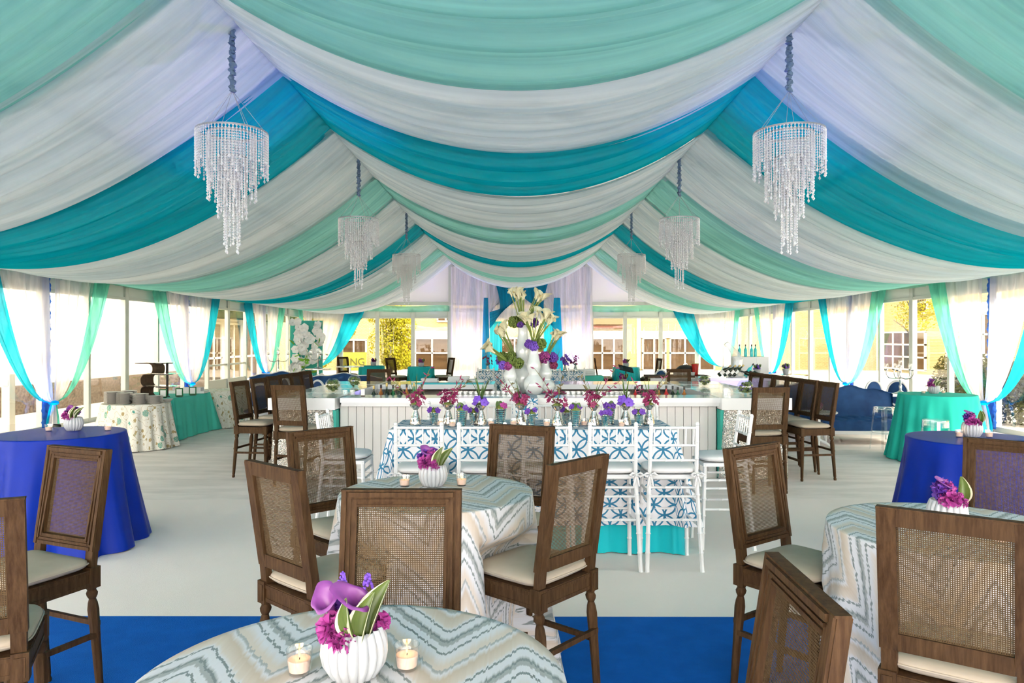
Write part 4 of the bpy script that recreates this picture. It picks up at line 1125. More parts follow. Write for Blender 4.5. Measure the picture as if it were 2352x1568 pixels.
glass('frosted tumbler on the right bar arm', 2.72, 9.62, BZ+.007, 'tumblers on the bar ledge')
t = thing('card_stand', 'small white card in a stand on the left end of the bar', 'card', (-2.08,9.75,BZ))
obj('card', MB().box((0,0,.05), (.05,.008,.09)), M['paper'], t, smooth=False); obj('foot', MB().box((0,0,.006), (.05,.03,.012)), M['darkwood'], t, smooth=False)
t = thing('martini_glass', 'clear martini glass behind the right end of the bar front', 'glass', (1.84,10.15,.836))
obj('stem', MB().lathe([(.035,0),(.035,.004),(.004,.012),(.004,.13),(.01,.14)], 12), M['glass'], t); obj('cup', MB().lathe([(.008,.14),(.055,.20)], 14, capb=False), M['glass'], t)

# ------------------------------------------------------------------ the white gourd vases with callas
GP = [(.06,0),(.10,.02),(.135,.09),(.142,.15),(.13,.215),(.10,.265),(.072,.30),(.07,.32),(.092,.37),(.10,.42),(.095,.48),(.078,.55),(.066,.62),(.064,.68),(.078,.715),(.084,.722),(.074,.712),(.058,.68),(.058,.60)]
def gourd(label, x, y, sc, sz):
    o = obj('gourd_vase', MB().lathe([(r*sc, z*sz) for r, z in GP], 32), M['porcelain'], loc=(x,y,1.004))
    return tag(o, label, 'vase', 'white gourd vases on the bar')
def calla_meshes():
    def fn(u, v):
        th = 2*pi*u; r = .008+.036*v**1.7+.006*v*sin(3*th)
        fl = 1+.5*v*v*max(0, cos(th))
        z = .11*v+.035*v*v*cos(th)-.02*v**4
        return (r*cos(th)*fl, r*sin(th)*(1+.15*v), z)
    tr = MB().grid(fn, 14, 7, closeu=True); sp = MB().tube([(0,0,.03),(0,0,.085)], [.006,.004], 6)
    return tr.mesh('spathe', M['callawhite'], True, 0), sp.mesh('spadix', M['foil'])
CAL = calla_meshes()
def put(me, name, par, p, d, sc=1, roll=0):
    o = bpy.data.objects.new(name, me); COL.objects.link(o); o.parent = par
    q = Vector(d).to_track_quat('Z','X'); o.rotation_mode = 'QUATERNION'
    from mathutils import Quaternion
    o.rotation_quaternion = q @ Quaternion((0,0,1), roll); o.location = p; o.scale = (sc,)*3
    return o
def cluster(rnd, c, r, n, br, flat=.8):
    m = MB()
    for _ in range(n):
        d = Vector((rnd.gauss(0,1),rnd.gauss(0,1),rnd.gauss(0,1)*flat)).normalized()*r*rnd.uniform(.75,1)
        m.ball(Vector(c)+d, br*rnd.uniform(.7,1.3), 6, 4)
    return m
def calla_bunch(label, base, dirs, L, n, heads, seed):
    """base = world point at the vase mouth; dirs = mean lean; heads = list of (offset, radius, material)"""
    rnd = random.Random(seed)
    t = thing('calla_bouquet', label, 'flowers', base, group='calla bouquets in the white vases')
    for k in range(n):
        d = (Vector(dirs)+Vector((rnd.gauss(0,.085),rnd.gauss(0,.085),rnd.gauss(0,.04)))).normalized()
        l = L*rnd.uniform(.85,1.08); off = Vector((rnd.gauss(0,.015),rnd.gauss(0,.015),0))
        mid = off+d*l*.5+Vector((0,0,.02)); tip = off+d*l
        c = put(CAL[0], 'calla_lily', t, tip, d, rnd.uniform(1.05,1.4), rnd.uniform(0,6.28))
        obj('stem', MB().tube([off, mid, tip+d*.012], [.008,.0075,.008], 6), M['stem'], t)
        obj('spadix', CAL[1], None, c)
    for o, r, mk in heads:
        obj('bloom_cluster', cluster(rnd, o, r*.98, 210, r*.17), M[mk], t)
    return t
gourd('left white gourd vase of the four on the bar', -.13, 10.72, 1.0, .62)
gourd('front right white gourd vase of the four on the bar', .215, 10.68, 1.05, .97)
gourd('tallest white gourd vase at the back of the four on the bar', .06, 11.02, 1.15, 1.42)
gourd('short white gourd vase at the right rear of the four on the bar', .40, 11.02, 1.0, .68)
calla_bunch('white callas and purple blooms leaning left in the left gourd vase', (-.13,10.72,1.004+.44), (-.75,-.05,.62), .34, 12, [((.03,-.06,.05),.07,'hydgreen'),((.12,-.04,.02),.08,'hydgreen'),((-.10,-.06,-.01),.065,'orchid'),((-.03,-.09,-.02),.06,'magenta')], 1)
calla_bunch('white callas rising right over green and violet blooms in the front right gourd vase', (.215,10.68,1.004+.69), (.42,.02,.9), .42, 11, [((.10,-.02,.05),.085,'hydgreen'),((-.0,-.08,.02),.07,'orchid'),((-.07,-.06,.05),.065,'purple')], 2)
calla_bunch('tall white callas fanning from the top of the tallest gourd vase', (.06,11.02,1.004+1.01), (-.14,0,1), .44, 13, [((-.13,-.03,.06),.09,'hydgreen'),((.03,-.05,.12),.09,'hydgreen'),((.16,-.03,.05),.075,'purple'),((-.04,-.08,.02),.05,'purple')], 3)
calla_bunch('white callas bending right beside the top bunch', (.10,11.0,1.05+1.01), (.46,0,.9), .40, 8, [((.02,-.02,.0),.05,'hydgreen')], 4)
calla_bunch('white callas leaning left below the top bunch', (-.08,10.98,1.55), (-.42,0,.9), .38, 9, [((-.05,-.06,.0),.085,'hydgreen'),((-.16,-.05,.0),.08,'hydgreen')], 5)
calla_bunch('white callas in front of the tallest vase, drooping left', (.20,10.72,1.78), (-.2,-.15,.9), .30, 6, [((0,-.02,-.02),.05,'hydgreen')], 6)
calla_bunch('white callas above magenta and purple blooms in the right rear gourd vase', (.40,11.02,1.004+.48), (.45,0,.9), .36, 9, [((-.02,-.05,.06),.09,'magenta'),((.10,-.02,.05),.085,'purple'),((.12,-.05,-.06),.06,'burgundy')], 7)

# ------------------------------------------------------------------ long-table arrangements
TZ = 1.047
GOB = [(.052,0),(.055,.008),(.050,.03),(.036,.085),(.022,.125),(.020,.135),(.030,.150),(.048,.168),(.054,.185),(.050,.185),(.040,.170),(.001,.160)]
CUP = [(.030,0),(.032,.006),(.044,.105),(.046,.11),(.042,.108),(.030,.03),(.001,.02)]
def petal_mesh(n=5, L=.035, w=.5, cup=.3):
    m = MB()
    for k in range(n):
        a = 2*pi*k/n
        def fn(u, v):
            r = L*(.1+.9*v); s = (u-.5)*2*L*w*sin(pi*min(1,v*.9+.08))
            x, y = r, s; z = cup*L*v*v-.15*L*(abs(u-.5)*2)**2*v
            return (x*cos(a)-y*sin(a), x*sin(a)+y*cos(a), z)
        m.grid(fn, 3, 4)
    m.ball((0,0,L*.1), L*.16, 6, 4)
    return m
PET = {k: petal_mesh(5, L, w, c).mesh('blossom', M[mk], True, 0) for k, (L, w, c, mk) in {'burg': (.034,.34,.25,'burgundy'), 'vanda': (.052,.50,.15,'orchid'), 'viol': (.036,.5,.3,'purple'), 'mag': (.036,.45,.3,'magenta')}.items()}
def blade(m, p, d, L, w, droop):
    p = Vector(p); d = Vector(d).normalized(); s = d.cross(Vector((0,0,1)));  s = s.normalized() if s.length > .05 else Vector((1,0,0))
    b = len(m.v); n = 6
    for i in range(n+1):
        q = i/n; c = p+d*L*q+Vector((d.x*1.5,d.y*1.5,-1))*droop*L*q*q; ww = w*(1-q)**.7*(.6+.4*min(1,q*5))
        m.v += [tuple(c-s*ww), tuple(c+s*ww)]
    for i in range(n): m.f.append((b+2*i, b+2*i+1, b+2*i+3, b+2*i+2))
def leaf_shape(name, par, p, d, up, L, w, mk='leafvar', curl=.35):
    p = Vector(p); d = Vector(d).normalized(); s = d.cross(Vector(up)).normalized(); n = s.cross(d)
    def fn(u, v):
        ww = w*sin(pi*min(1,v*.94+.04))**.8; a = (u-.5)*2
        return p+d*L*v+s*a*ww+n*(curl*ww*a*a-.25*L*v*v)
    return obj(name, MB().grid(fn, 8, 12, lambda u, v: (u, v)), M[mk], par, auto=0)
def orchid_goblet(i, x, y, kind, words, seed):
    rnd = random.Random(seed)
    o = obj('mercury_goblet', MB().lathe(GOB, 24), M['mercury'], loc=(x,y,TZ)); tag(o, '%s mercury-glass goblet on the ring-print table' % words, 'vase', 'mercury goblets on the long table')
    t = thing('orchid_bouquet', {'burg':'burgundy orchids and twigs in the %s goblet on the ring-print table','vanda':'violet orchid and grass blades in the %s goblet on the ring-print table'}[kind] % words, 'flowers', (x,y,TZ+.175), group='flowers on the long table')
    obj('moss', MB().ball((0,0,.006), .046, 12, 6, (1,1,.5)), M['moss'], t)
    if kind == 'burg':
        for k in range(rnd.randint(3,4)):
            a = rnd.uniform(0,6.28); lean = rnd.uniform(.25,.8); L = rnd.uniform(.22,.38)
            d = Vector((cos(a)*lean, sin(a)*lean*.6, 1)).normalized(); pts = [Vector((0,0,0))+d*L*q+Vector((cos(a)*.08*q*q,0,0)) for q in (0,.33,.66,1)]
            sp = obj('twig', MB().tube(pts, [.0045,.004,.003,.002], 5), M['twig'], t)
            bud = MB()
            for q in range(7):
                c = pts[1]+(pts[3]-pts[1])*rnd.random(); dd = Vector((rnd.gauss(0,1),rnd.gauss(0,.6),rnd.gauss(.5,.6))).normalized()
                bud.tube([c, c+dd*.02, c+dd*.042], [.002,.0075,.002], 5)
            obj('bud', bud, M['burgundy' if k < 2 else 'twig'], t)['kind'] = 'stuff'
        for k in range(24):
            a = rnd.uniform(0,6.28); q = rnd.uniform(.02,.10); z = rnd.uniform(.005,.15)*(1-q*3)+.01
            p = Vector((q*cos(a), q*sin(a)*.8-.01, z)); d = (p-Vector((0,0,0))+Vector((0,-.03,.0))).normalized()
            put(PET['burg'], 'orchid_blossom', t, p, d, rnd.uniform(.7,.95), rnd.uniform(0,6))
        if rnd.random() < .7:
            m = MB()
            for k in range(5): a = rnd.uniform(0,6.28); blade(m, (0,0,.02), (cos(a)*.35,sin(a)*.2,1), rnd.uniform(.2,.34), .008, .15)
            obj('grass_blade', m, M['leafgreen'], t, auto=0)
    else:
        for k in range(5):
            a = k*1.26+rnd.uniform(0,.5); p = Vector((.05*cos(a), .035*sin(a)-.025, .035+.03*(k%2))); put(PET['vanda'], 'orchid_blossom', t, p, p*1.6+Vector((0,-.05,.01)), rnd.uniform(.75,.95), rnd.uniform(0,6))
        for k in range(9):
            m = MB(); a = rnd.uniform(0,6.28); blade(m, (0,0,.02), (cos(a)*.3,sin(a)*.2,1), rnd.uniform(.2,.38), .011, rnd.uniform(.05,.35)); obj('grass_blade', m, M['leafgreen'], t, auto=0)
def julep(x, y, tall, words, seed, fl='viol'):
    rnd = random.Random(seed); sc = 1.15 if tall else .9
    prof = [(CUP[0][0]*sc,0)]+[((.031+.014*q)*sc*(1+.05*(1 if k % 2 else -1)), (.006+.1*q*(1.35 if tall else 1))) for k, q in enumerate([i/16 for i in range(17)])]
    h = prof[-1][1]; prof += [(.044*sc,h+.004),(.040*sc,h),(.034*sc,h-.02),(.001,h-.02)]
    rib = (lambda th, i: 1) if tall else (lambda th, i: 1+.05*cos(10*th+i*.55))
    o = obj('silver_cup', MB().lathe(prof, 40, rib=rib), M['silver'], loc=(x,y,TZ)); tag(o, '%s silver cup on the ring-print table' % words, 'cup', 'silver cups on the long table')
    t = thing('posy', 'small green and violet posy in the %s silver cup' % words, 'flowers', (x,y,TZ+h-.01), group='flowers on the long table')
    obj('moss', MB().ball((0,0,.012), .040*sc, 12, 6, (1,1,.75)), M['moss'], t)
    for k in range(2): 
        a = rnd.uniform(0,6.28); leaf_shape('leaf', t, (0,0,.01), (cos(a)*.5,sin(a)*.3-.1,1), (0,-1,.2), .075 if tall else .05, .030 if tall else .02, 'leafgreen')
    for k in range(4):
        a = rnd.choice((rnd.uniform(-.6,.6), pi+rnd.uniform(-.6,.6))) if k < 3 else rnd.uniform(0,6); p = Vector((.036*cos(a),-.015+.02*sin(a),.028+rnd.uniform(0,.02)))
        put(PET[fl], 'blossom', t, p, p+Vector((0,-.04,0)), rnd.uniform(.7,.95), rnd.uniform(0,6))
gobs = [(957,974,'burg'),(1031,974,'burg'),(1106,975,'vanda'),(1196,974,'burg'),(1277,977,'burg'),(1360,976,'burg'),(1434,975,'vanda'),(1486,974,'burg')]
ow = ['first','second','third','fourth','fifth','sixth','seventh','eighth','ninth','tenth']
TX = [-.93,-.64,-.34,.015,.34,.665,.955,1.17]
TY = [6.58,6.60,6.55,6.58,6.48,6.50,6.55,6.58]
for i, k in enumerate(('burg','burg','vanda','burg','burg','burg','vanda','burg')):
    orchid_goblet(i, TX[i], TY[i], k, ow[i]+' from the left', 50+i)
cups = [(-.77,6.62,0),(-.505,6.46,1),(-.41,6.60,0),(-.165,6.62,1),(.11,6.50,0),(.425,6.62,0),(.50,6.46,1),(.755,6.40,0),(.82,6.62,1),(1.06,6.48,0)]
for i, (x, y, tl) in enumerate(cups): julep(x, y, tl, ow[i]+' from the left', 70+i, 'viol' if i != 3 else 'mag')

# ------------------------------------------------------------------ votive candles
def make_votive():
    t = thing('votive_candle', 'x', 'candle', group='lit votive candles')
    obj('glass_cup', MB().lathe([(.024,0),(.027,.004),(.033,.062),(.0315,.062),(.0255,.008),(.001,.007)], 24), M['glass'], t)
    obj('wax', MB().lathe([(.0245,.0085),(.0285,.036),(.027,.037),(.006,.0345),(.001,.0345)], 20), M['wax'], t)
    obj('wick', MB().tube([(0,0,.033),(.001,0,.040)], .0012, 5), M['wick'], t)
    obj('flame', MB().lathe([(.0005,.040),(.0024,.044),(.0026,.048),(.0014,.057),(.0003,.066)], 10), M['flame'], t)
    return t
def votive(label, x, y, z, lit=0):
    o = first_or_dup(STORE, 'vot', make_votive, (x,y,z), 0, label)
    if lit:
        ld = bpy.data.lights.new('candle_glow', 'POINT'); ld.energy = lit*.16; ld.color = (1,.55,.22); ld.shadow_soft_size = .01
        lo = bpy.data.objects.new('candle_glow', ld); COL.objects.link(lo); lo.parent = o; lo.location = (0,0,.056)
    return o
votive('lit votive candle left of the vase on the nearest chevron table', -.545, 1.815, TH+.0005, .25)
votive('lit votive candle right of the vase on the nearest chevron table', -.282, 1.84, TH+.0005, .25)
votive('lit votive candle left of the vase on the middle chevron table', -.645, 4.12, TH, .25)
votive('lit votive candle right of the vase on the middle chevron table', -.325, 4.14, TH, .25)
votive('lit votive candle on the right chevron table behind the big stool', 1.96, 2.98, TH, .2)
votive('lit votive candle left of the vase on the left royal blue table', -4.23, 6.58, TH, .15)
votive('lit votive candle right of the vase on the left royal blue table', -3.72, 6.62, TH, .15)
votive('lit votive candle left of the vase on the right royal blue table', 3.72, 6.18, TH, .15)
votive('lit votive candle right of the vase on the right royal blue table', 3.96, 6.16, TH, .15)
votive('votive candle left of the vase on the sea-green table', 6.14, 11.1, TH)
votive('votive candle right of the vase on the sea-green table', 6.47, 11.15, TH)
for i, (x, y) in enumerate(((-.70,6.5),(-.585,6.42),(-.25,6.5),(-.05,6.5),(.245,6.46),(.58,6.5),(.90,6.42))):
    votive('%s lit votive candle from the left on the ring-print table' % ow[i], x, y, TZ, .1)

# ------------------------------------------------------------------ white ribbed vases with posies
def make_ribbed():
    prof = [(.040,0),(.055,.006),(.072,.035),(.078,.065),(.075,.092),(.066,.118),(.063,.122),(.059,.119),(.055,.10),(.001,.085)]
    rb = lambda th, i: 1+(.13*(abs(cos(9*th))**.8-.5) if i < 7 else 0)
    o = obj('ribbed_vase', MB().lathe(prof, 144, rib=rb), M['ribvase']); o['category'] = 'vase'; return o
def ruffle(rnd, n, R, amp=.10):
    """carnation-like ball of crinkled petals"""
    m = MB()
    for k in range(n):
        d = Vector((rnd.gauss(0,1),rnd.gauss(-.2,1),rnd.gauss(.3,.8))).normalized(); a = d.orthogonal().normalized(); b = d.cross(a); th0 = rnd.uniform(0,6.28)
        a, b = a*cos(th0)+b*sin(th0), b*cos(th0)-a*sin(th0); q = rnd.uniform(.55,1)*R; w = R*rnd.uniform(.5,.8); ph = rnd.uniform(0,6)
        def fn(u, v):
            s = (u-.5)*2
            return d*(q*(.35+.65*v))+a*(s*w*v**.7)+b*(amp*R*sin(s*7+ph)*v+.22*R*v*v)-d*(.12*R*s*s*v)
        m.grid(fn, 12, 4)
    return m
def calla_purple():
    def fn(u, v):
        th = 2*pi*u; k = .5+.5*cos(th); r = .006+.014*v+.020*v**3*(.75+.5*k**3); w = max(0, v-.78)/.22
        return (r*cos(th)*(1+.25*v*k)+.010*w*k**4+.003*w*sin(4*th), r*sin(th)*1.1+.003*w*cos(5*th), .072*v+.034*v*v*(k-.4)-.016*w*w+.012*w*k**6)
    return MB().grid(fn, 28, 16, closeu=True)
RUF = {}
def make_posy(key, spec):
    rnd = random.Random(hash(key) % 1000 if isinstance(key, int) else 5)
    t = thing('flower_posy', 'x', 'flowers', group='posies in the ribbed vases')
    for kind, p, sc, d in spec:
        if kind == 'ruffle': obj('ruffled_bloom', ruffle(rnd, 42, .046*sc), M['magenta'], t).location = p
        elif kind == 'vruffle': obj('ruffled_bloom', ruffle(rnd, 40, .046*sc), M['purple'], t).location = p
        elif kind == 'calla':
            if 'c' not in RUF: RUF['c'] = calla_purple().mesh('calla', M['calla'], True, 0)
            put(RUF['c'], 'calla_bloom', t, p, d, sc, 1.2)
        elif kind == 'muscari':
            m = MB()
            for q in range(40):
                z = rnd.random(); a = rnd.uniform(0,6.28); r = .012*(1-.7*z); m.ball((r*cos(a), r*sin(a), .034*z), .004, 5, 4)
            o = obj('grape_hyacinth', m, M['orchid'], t); o.location = p
        elif kind == 'leaf': leaf_shape('leaf', t, p, d, (-.6,-1,.1), .12*sc, .027*sc, 'leafvar', 1.3)
    return t
SPEC_A = [('ruffle',(-.042,-.030,.020),1.0,None), ('ruffle',(-.016,-.056,.004),.78,None), ('vruffle',(-.02,.03,.055),.9,None), ('calla',(.004,-.012,.045),1.0,(.16,-.36,.85)), ('calla',(-.045,-.005,.045),.85,(-.45,-.25,.8)),
          ('muscari',(-.032,.008,.112),1,None), ('muscari',(.030,.012,.108),1,None), ('leaf',(.028,-.045,-.008),1.0,(.10,-.10,1)), ('leaf',(.040,-.030,.0),1.15,(.22,.03,1)), ('leaf',(.012,-.052,.012),.8,(-.25,-.25,.8)), ('ruffle',(.058,.02,.02),.6,None)]
SPEC_B = [('ruffle',(-.035,-.035,.028),1.1,None), ('vruffle',(-.045,.0,.055),1.05,None), ('vruffle',(.0,.02,.065),1.0,None), ('ruffle',(.008,-.045,.018),.85,None), ('ruffle',(-.01,-.01,.07),.8,None), ('leaf',(.028,-.042,.0),1.0,(.12,-.1,1)), ('leaf',(.045,-.02,.0),1.05,(.45,.0,1)), ('calla',(-.02,.0,.05),.8,(-.15,-.3,.9))]
def vase_posy(words, x, y, z, key, spec, rz=0, sc=1):
    o = first_or_dup(STORE, 'rib', make_ribbed, (x,y,z), rz, 'white ribbed bowl vase %s' % words, 'white ribbed vases', sc)
    first_or_dup(STORE, key, lambda: make_posy(key, spec), (x,y,z+.105*sc), rz, 'purple blooms in the ribbed vase %s' % words, None, sc)
vase_posy('on the nearest chevron table', -.405, 1.80, TH+.0005, 'A', SPEC_A)
vase_posy('on the middle chevron table', -.485, 4.13, TH, 'B', SPEC_B)
vase_posy('on the right chevron table', 1.885, 3.22, TH, 'B', SPEC_B, .5)
vase_posy('on the left royal blue table', -4.03, 6.62, TH, 'B', SPEC_B, -.3)
vase_posy('on the right royal blue table', 3.84, 6.2, TH, 'B', SPEC_B, .2)
vase_posy('on the sea-green table', 6.30, 11.1, TH, 'B', SPEC_B, -.8)
vase_posy('on the far teal highboy between two stools', -2.93, 21.9, TH, 'B', SPEC_B, .6, 1.1)
vase_posy('on the far teal highboy by the tree', -4.5, 22.6, TH, 'B', SPEC_B, 1.2, 1.1)
vase_posy('on the far turquoise highboy', 3.15, 21.5, TH, 'B', SPEC_B, -.3, 1.1)
vase_posy('on the low patterned round table behind the bar', 2.4, 16.9, .76, 'B', SPEC_B, .3, 1.2)

# ------------------------------------------------------------------ crystal chandeliers
def make_chandelier():
    t = thing('crystal_chandelier', 'x', 'chandelier', group='crystal chandeliers')
    rnd = random.Random(9)
    # origin at the top ring; cord runs up
    m = MB(); pts = []; rr = []
    for i in range(60):
        z = .42+.70*i/59; pts.append((.008*sin(i*.9), .008*cos(i*1.3), z)); rr.append(.026+.012*sin(i*1.7)+.006*sin(i*3.1))
    obj('cord_sleeve', m.tube(pts, rr, 10), M['cord'], t)
    obj('ceiling_plate', MB().box((0,0,1.13), (.14,.10,.02)), M['altrim'], t, smooth=False)
    for k in range(6):
        a = 2*pi*k/6+.3; obj('wire', MB().tube([(0,0,.43),(.34*cos(a),.34*sin(a),.005)], .0025, 4), M['wire'], t)
    tiers = [(.35,0.0,64,.38,.06),(.235,-.02,46,.58,.07),(.14,-.26,28,.56,.06),(.075,-.40,12,.74,.07)]
    for R, z, n, L, var in tiers:
        obj('ring', MB().lathe([(R-.006,z-.008),(R+.006,z-.008),(R+.006,z+.008),(R-.006,z+.008),(R-.006,z-.008)], 40, capb=False), M['wire'], t)
        smesh = []
        for v in range(3):
            m = MB(); l = L+var*(v-1); nb = int(l/.027)
            for i in range(nb):
                zz = -i*.027-.012; s = .0115; k = len(m.v)
                m.v += [(0,0,zz+s*1.4),(s,0,zz),(0,s,zz),(-s,0,zz),(0,-s,zz),(0,0,zz-s*1.4)]
                m.f += [(k,k+1,k+2),(k,k+2,k+3),(k,k+3,k+4),(k,k+4,k+1),(k+5,k+2,k+1),(k+5,k+3,k+2),(k+5,k+4,k+3),(k+5,k+1,k+4)]
            zz = -nb*.027-.02; s = .016; k = len(m.v)
            m.v += [(0,0,zz+.024),(s,0,zz-.008),(0,s,zz-.008),(-s,0,zz-.008),(0,-s,zz-.008),(0,0,zz-.026)]
            m.f += [(k,k+1,k+2),(k,k+2,k+3),(k,k+3,k+4),(k,k+4,k+1),(k+5,k+2,k+1),(k+5,k+3,k+2),(k+5,k+4,k+3),(k+5,k+1,k+4)]
            smesh.append(m.mesh('crystal_strand', M['crystal'], False))
        for k in range(n):
            a = 2*pi*k/n; o = obj('crystal_strand', smesh[k % 3], None, t); o.location = (R*cos(a), R*sin(a), z); o.rotation_euler = (0,0,a)
    return t
for s, nm, x in ((-1,'left',-2.86),(1,'right',2.86)):
    for y, w, xx in ((7.55,'nearest',x*1.035 if s < 0 else x*.975),(13.05,'middle',x),(18.6,'farthest',x)):
        first_or_dup(STORE, 'chand', make_chandelier, (xx, y, 3.95), 0, '%s crystal chandelier on the %s side' % (w, nm))
# ------------------------------------------------------------------ buffet on the left
PL = MB().lathe([(.07,0),(.075,.004),(.115,.012),(.125,.016),(.124,.018),(.11,.0145),(.07,.008),(.001,.008)], 24).mesh('plate', M['china'])
bz = .752
stk = [(-6.74,12.12,15,'leftmost'),(-6.49,12.04,14,'second'),(-6.24,12.06,13,'third'),(-6.02,12.10,10,'rightmost'),(-6.62,12.42,15,'rear')]
for x, y, n, w in stk:
    for k in range(n):
        tag(obj('plate', PL, None, loc=(x,y,bz+k*.0125)), 'grey-white plate in the %s stack on the floral buffet table' % w, 'plate', '%s plate stack on the buffet' % w)
o = obj('serving_bowl', MB().lathe([(.07,0),(.08,.01),(.16,.07),(.20,.085),(.198,.09),(.15,.075),(.06,.02),(.001,.018)], 28), M['china'], loc=(-6.37,12.50,bz)); tag(o, 'wide grey-white serving bowl behind the plate stacks', 'bowl')
o = obj('sauce_bowl', MB().lathe([(.04,0),(.05,.01),(.09,.05),(.088,.052),(.05,.015),(.001,.013)], 20), M['china'], loc=(-5.96,12.40,bz)); tag(o, 'small white bowl right of the plate stacks', 'bowl')
# serpentine display stand
t = thing('serpentine_stand', 'dark brown serpentine display stand with glass shelves on the aqua buffet table', 'display stand', (-6.78,13.45,.762), -.42)
def ser():
    path = []
    path += [(.02+.0*i, .02) for i in range(1)]
    # S ribbon in XZ, from bottom curl to the top bar
    def arc(cx, cz, r, a0, a1, n): return [(cx+r*cos(a0+(a1-a0)*i/n), cz+r*sin(a0+(a1-a0)*i/n)) for i in range(n+1)]
    path = [(.22,.01),(.0,.01)] + arc(.0,.10,.09,-pi/2,-3*pi/2,12)[1:] + [(.10,.19)]
    path += arc(.02,.30,.11,-pi/2,-3*pi/2,12) + [(.06,.41)] + arc(.12,.51,.10,-pi/2,pi/2,12) + [(.0,.61),(-.24,.61)]
    return path
def ribbon_mesh(path, w, th):
    m = MB(); n = len(path)
    for i, (x, z) in enumerate(path):
        a = path[max(0,i-1)]; b = path[min(n-1,i+1)]; dx, dz = b[0]-a[0], b[1]-a[1]; l = sqrt(dx*dx+dz*dz) or 1; nx, nz = -dz/l*th/2, dx/l*th/2
        for sy in (-w/2, w/2): m.v += [(x+nx,sy,z+nz),(x-nx,sy,z-nz)]
    for i in range(n-1):
        b = i*4; c = b+4; m.f += [(b,b+2,c+2,c),(b+1,c+1,c+3,b+3),(b,c,c+1,b+1),(b+2,b+3,c+3,c+2)]
    m.f += [(0,1,3,2),(4*n-4,4*n-2,4*n-1,4*n-3)]
    return m
obj('ribbon', ribbon_mesh(ser(), .26, .014), M['darkwood'], t)
for z, x0, x1 in ((.633,-.1,.48),(.43,.16,.62),(.205,.05,.70)):
    obj('glass_shelf', MB().box(((x0+x1)/2,0,z), (x1-x0,.26,.012)), M['acrylic'], t, smooth=False)
    obj('shelf_bracket', MB().box((.36,0,z-.018), (.16,.24,.018)), M['black'], t, smooth=False)
obj('post', MB().box((.34,.08,.31), (.03,.03,.62)), M['black'], t, smooth=False)
for i, (x, y) in enumerate(((-6.35,13.05),(-6.20,13.35),(-6.12,13.72))):
    t = thing('menu_frame', '%s small dark menu frame on the aqua buffet table' % ['left','middle','right'][i], 'frame', (x,y,.763), .25, 'menu frames on the buffet')
    obj('frame_border', MB().box((0,0,.085), (.13,.012,.15)), M['bottle_gr'], t, smooth=False); obj('card', MB().box((0,-.008,.085), (.09,.004,.11)), M['paper'], t, smooth=False); obj('foot', MB().box((0,.03,.006), (.10,.07,.012)), M['black'], t, smooth=False)
t = thing('napkin_box', 'low white tray of napkins on the far end of the aqua buffet table', 'tray', (-6.5,14.3,.763), .1)
obj('tray', MB().box((0,0,.02), (.75,.30,.04)), M['paper'], t, smooth=False); obj('napkin_stack', MB().box((.12,0,.075), (.36,.22,.07)), M['whitecloth'], t, smooth=False)
t = thing('serving_tray', 'flat black slate tray on the aqua buffet table', 'tray', (-6.6,13.2,.763))
obj('slate', MB().box((0,0,.008), (.45,.3,.016)), M['black'], t, smooth=False); obj('rim', MB().box((0,0,.018), (.40,.25,.004)), M['china'], t, smooth=False)

# ------------------------------------------------------------------ velvet sofas and round-back chairs
def make_sofa(L, tuft_back):
    t = thing('velvet_sofa', 'x', 'sofa', group='navy velvet sofas')
    # faces local -Y
    def top(u): return .90+.045*cos((u-.5)*2*pi)+.02*cos((u-.5)*6*pi)
    def back_f(u, v):
        x = (u-.5)*L; zz = .40+(top(u)-.40)*v
        d = 0
        if tuft_back: d = .018*abs(sin(x*9+(zz*9)))*abs(sin(x*9-zz*9))
        return (x, .26+.06*v-d-.02*sin(pi*v), zz)
    m = MB().grid(back_f, int(L*30), 14)
    m.grid(lambda u, v: ((u-.5)*L, (.26+.06)+.10*v if False else .32+.08*v, top(u)+.012*sin(pi*v)), int(L*30), 3)
    m.grid(lambda u, v: ((u-.5)*L, .40, top(u)-(top(u)-.30)*v), int(L*30), 2)
    for s in (0,1): m.grid(lambda u, v, s=s: ((s-.5)*L, .24+.16*u, .36+(top(s)-.36)*v), 2, 4)
    obj('backrest', m, M['navy'], t)
    def seat(u, v):
        x = (u-.5)*L; y = -.40+.66*v; e = min(1, min(u,1-u)*L/.05, v*.66/.05)
        z = .44-.05*(1-e)**2 - .022*(abs(cos(x*8+y*8))**6+abs(cos(x*8-y*8))**6)
        return (x, y, z)
    m = MB().grid(seat, int(L*40), 26)
    m.grid(lambda u, v: ((u-.5)*L, -.40-.015*sin(pi*v), .40-.16*v), int(L*30), 4)
    for s in (-1,1): m.grid(lambda u, v, s=s: (s*(L/2+.0*sin(pi*v)), -.40+.66*u, .40-.16*v), 8, 3)
    obj('seat', m, M['navy'], t)
    obj('rail', MB().box((0,-.0,.21), (L+.01,.82,.06)), M['white'], t, smooth=False)
    for sx in (-1,1):
        for sy in (-1,1):
            x, y = sx*(L/2-.06), sy*.36
            obj('leg', MB().tube([(x,y,.20),(x+sx*.012,y+sy*.012,.14),(x-sx*.005,y-sy*.005,.06),(x+sx*.02,y+sy*.015,.0)], [.04,.034,.02,.026], 8), M['white'], t)
    ed = MB().tube([((u-.5)*L, .30, top(u)+.01) for u in [i/30 for i in range(31)]], .012, 6); obj('top_trim', ed, M['white'] if tuft_back else M['navy'], t)
    return t
s1 = make_sofa(1.45, False); s1.location = (5.98,12.95,0); s1.rotation_euler = (0,0,-.06); s1['label'] = 'navy velvet sofa with scalloped plain back left of the sea-green table'
s2 = make_sofa(1.7, True); s2.location = (5.75,14.25,0); s2.rotation_euler = (0,0,.2); s2['label'] = 'tufted navy velvet sofa behind the right row of bar stools'
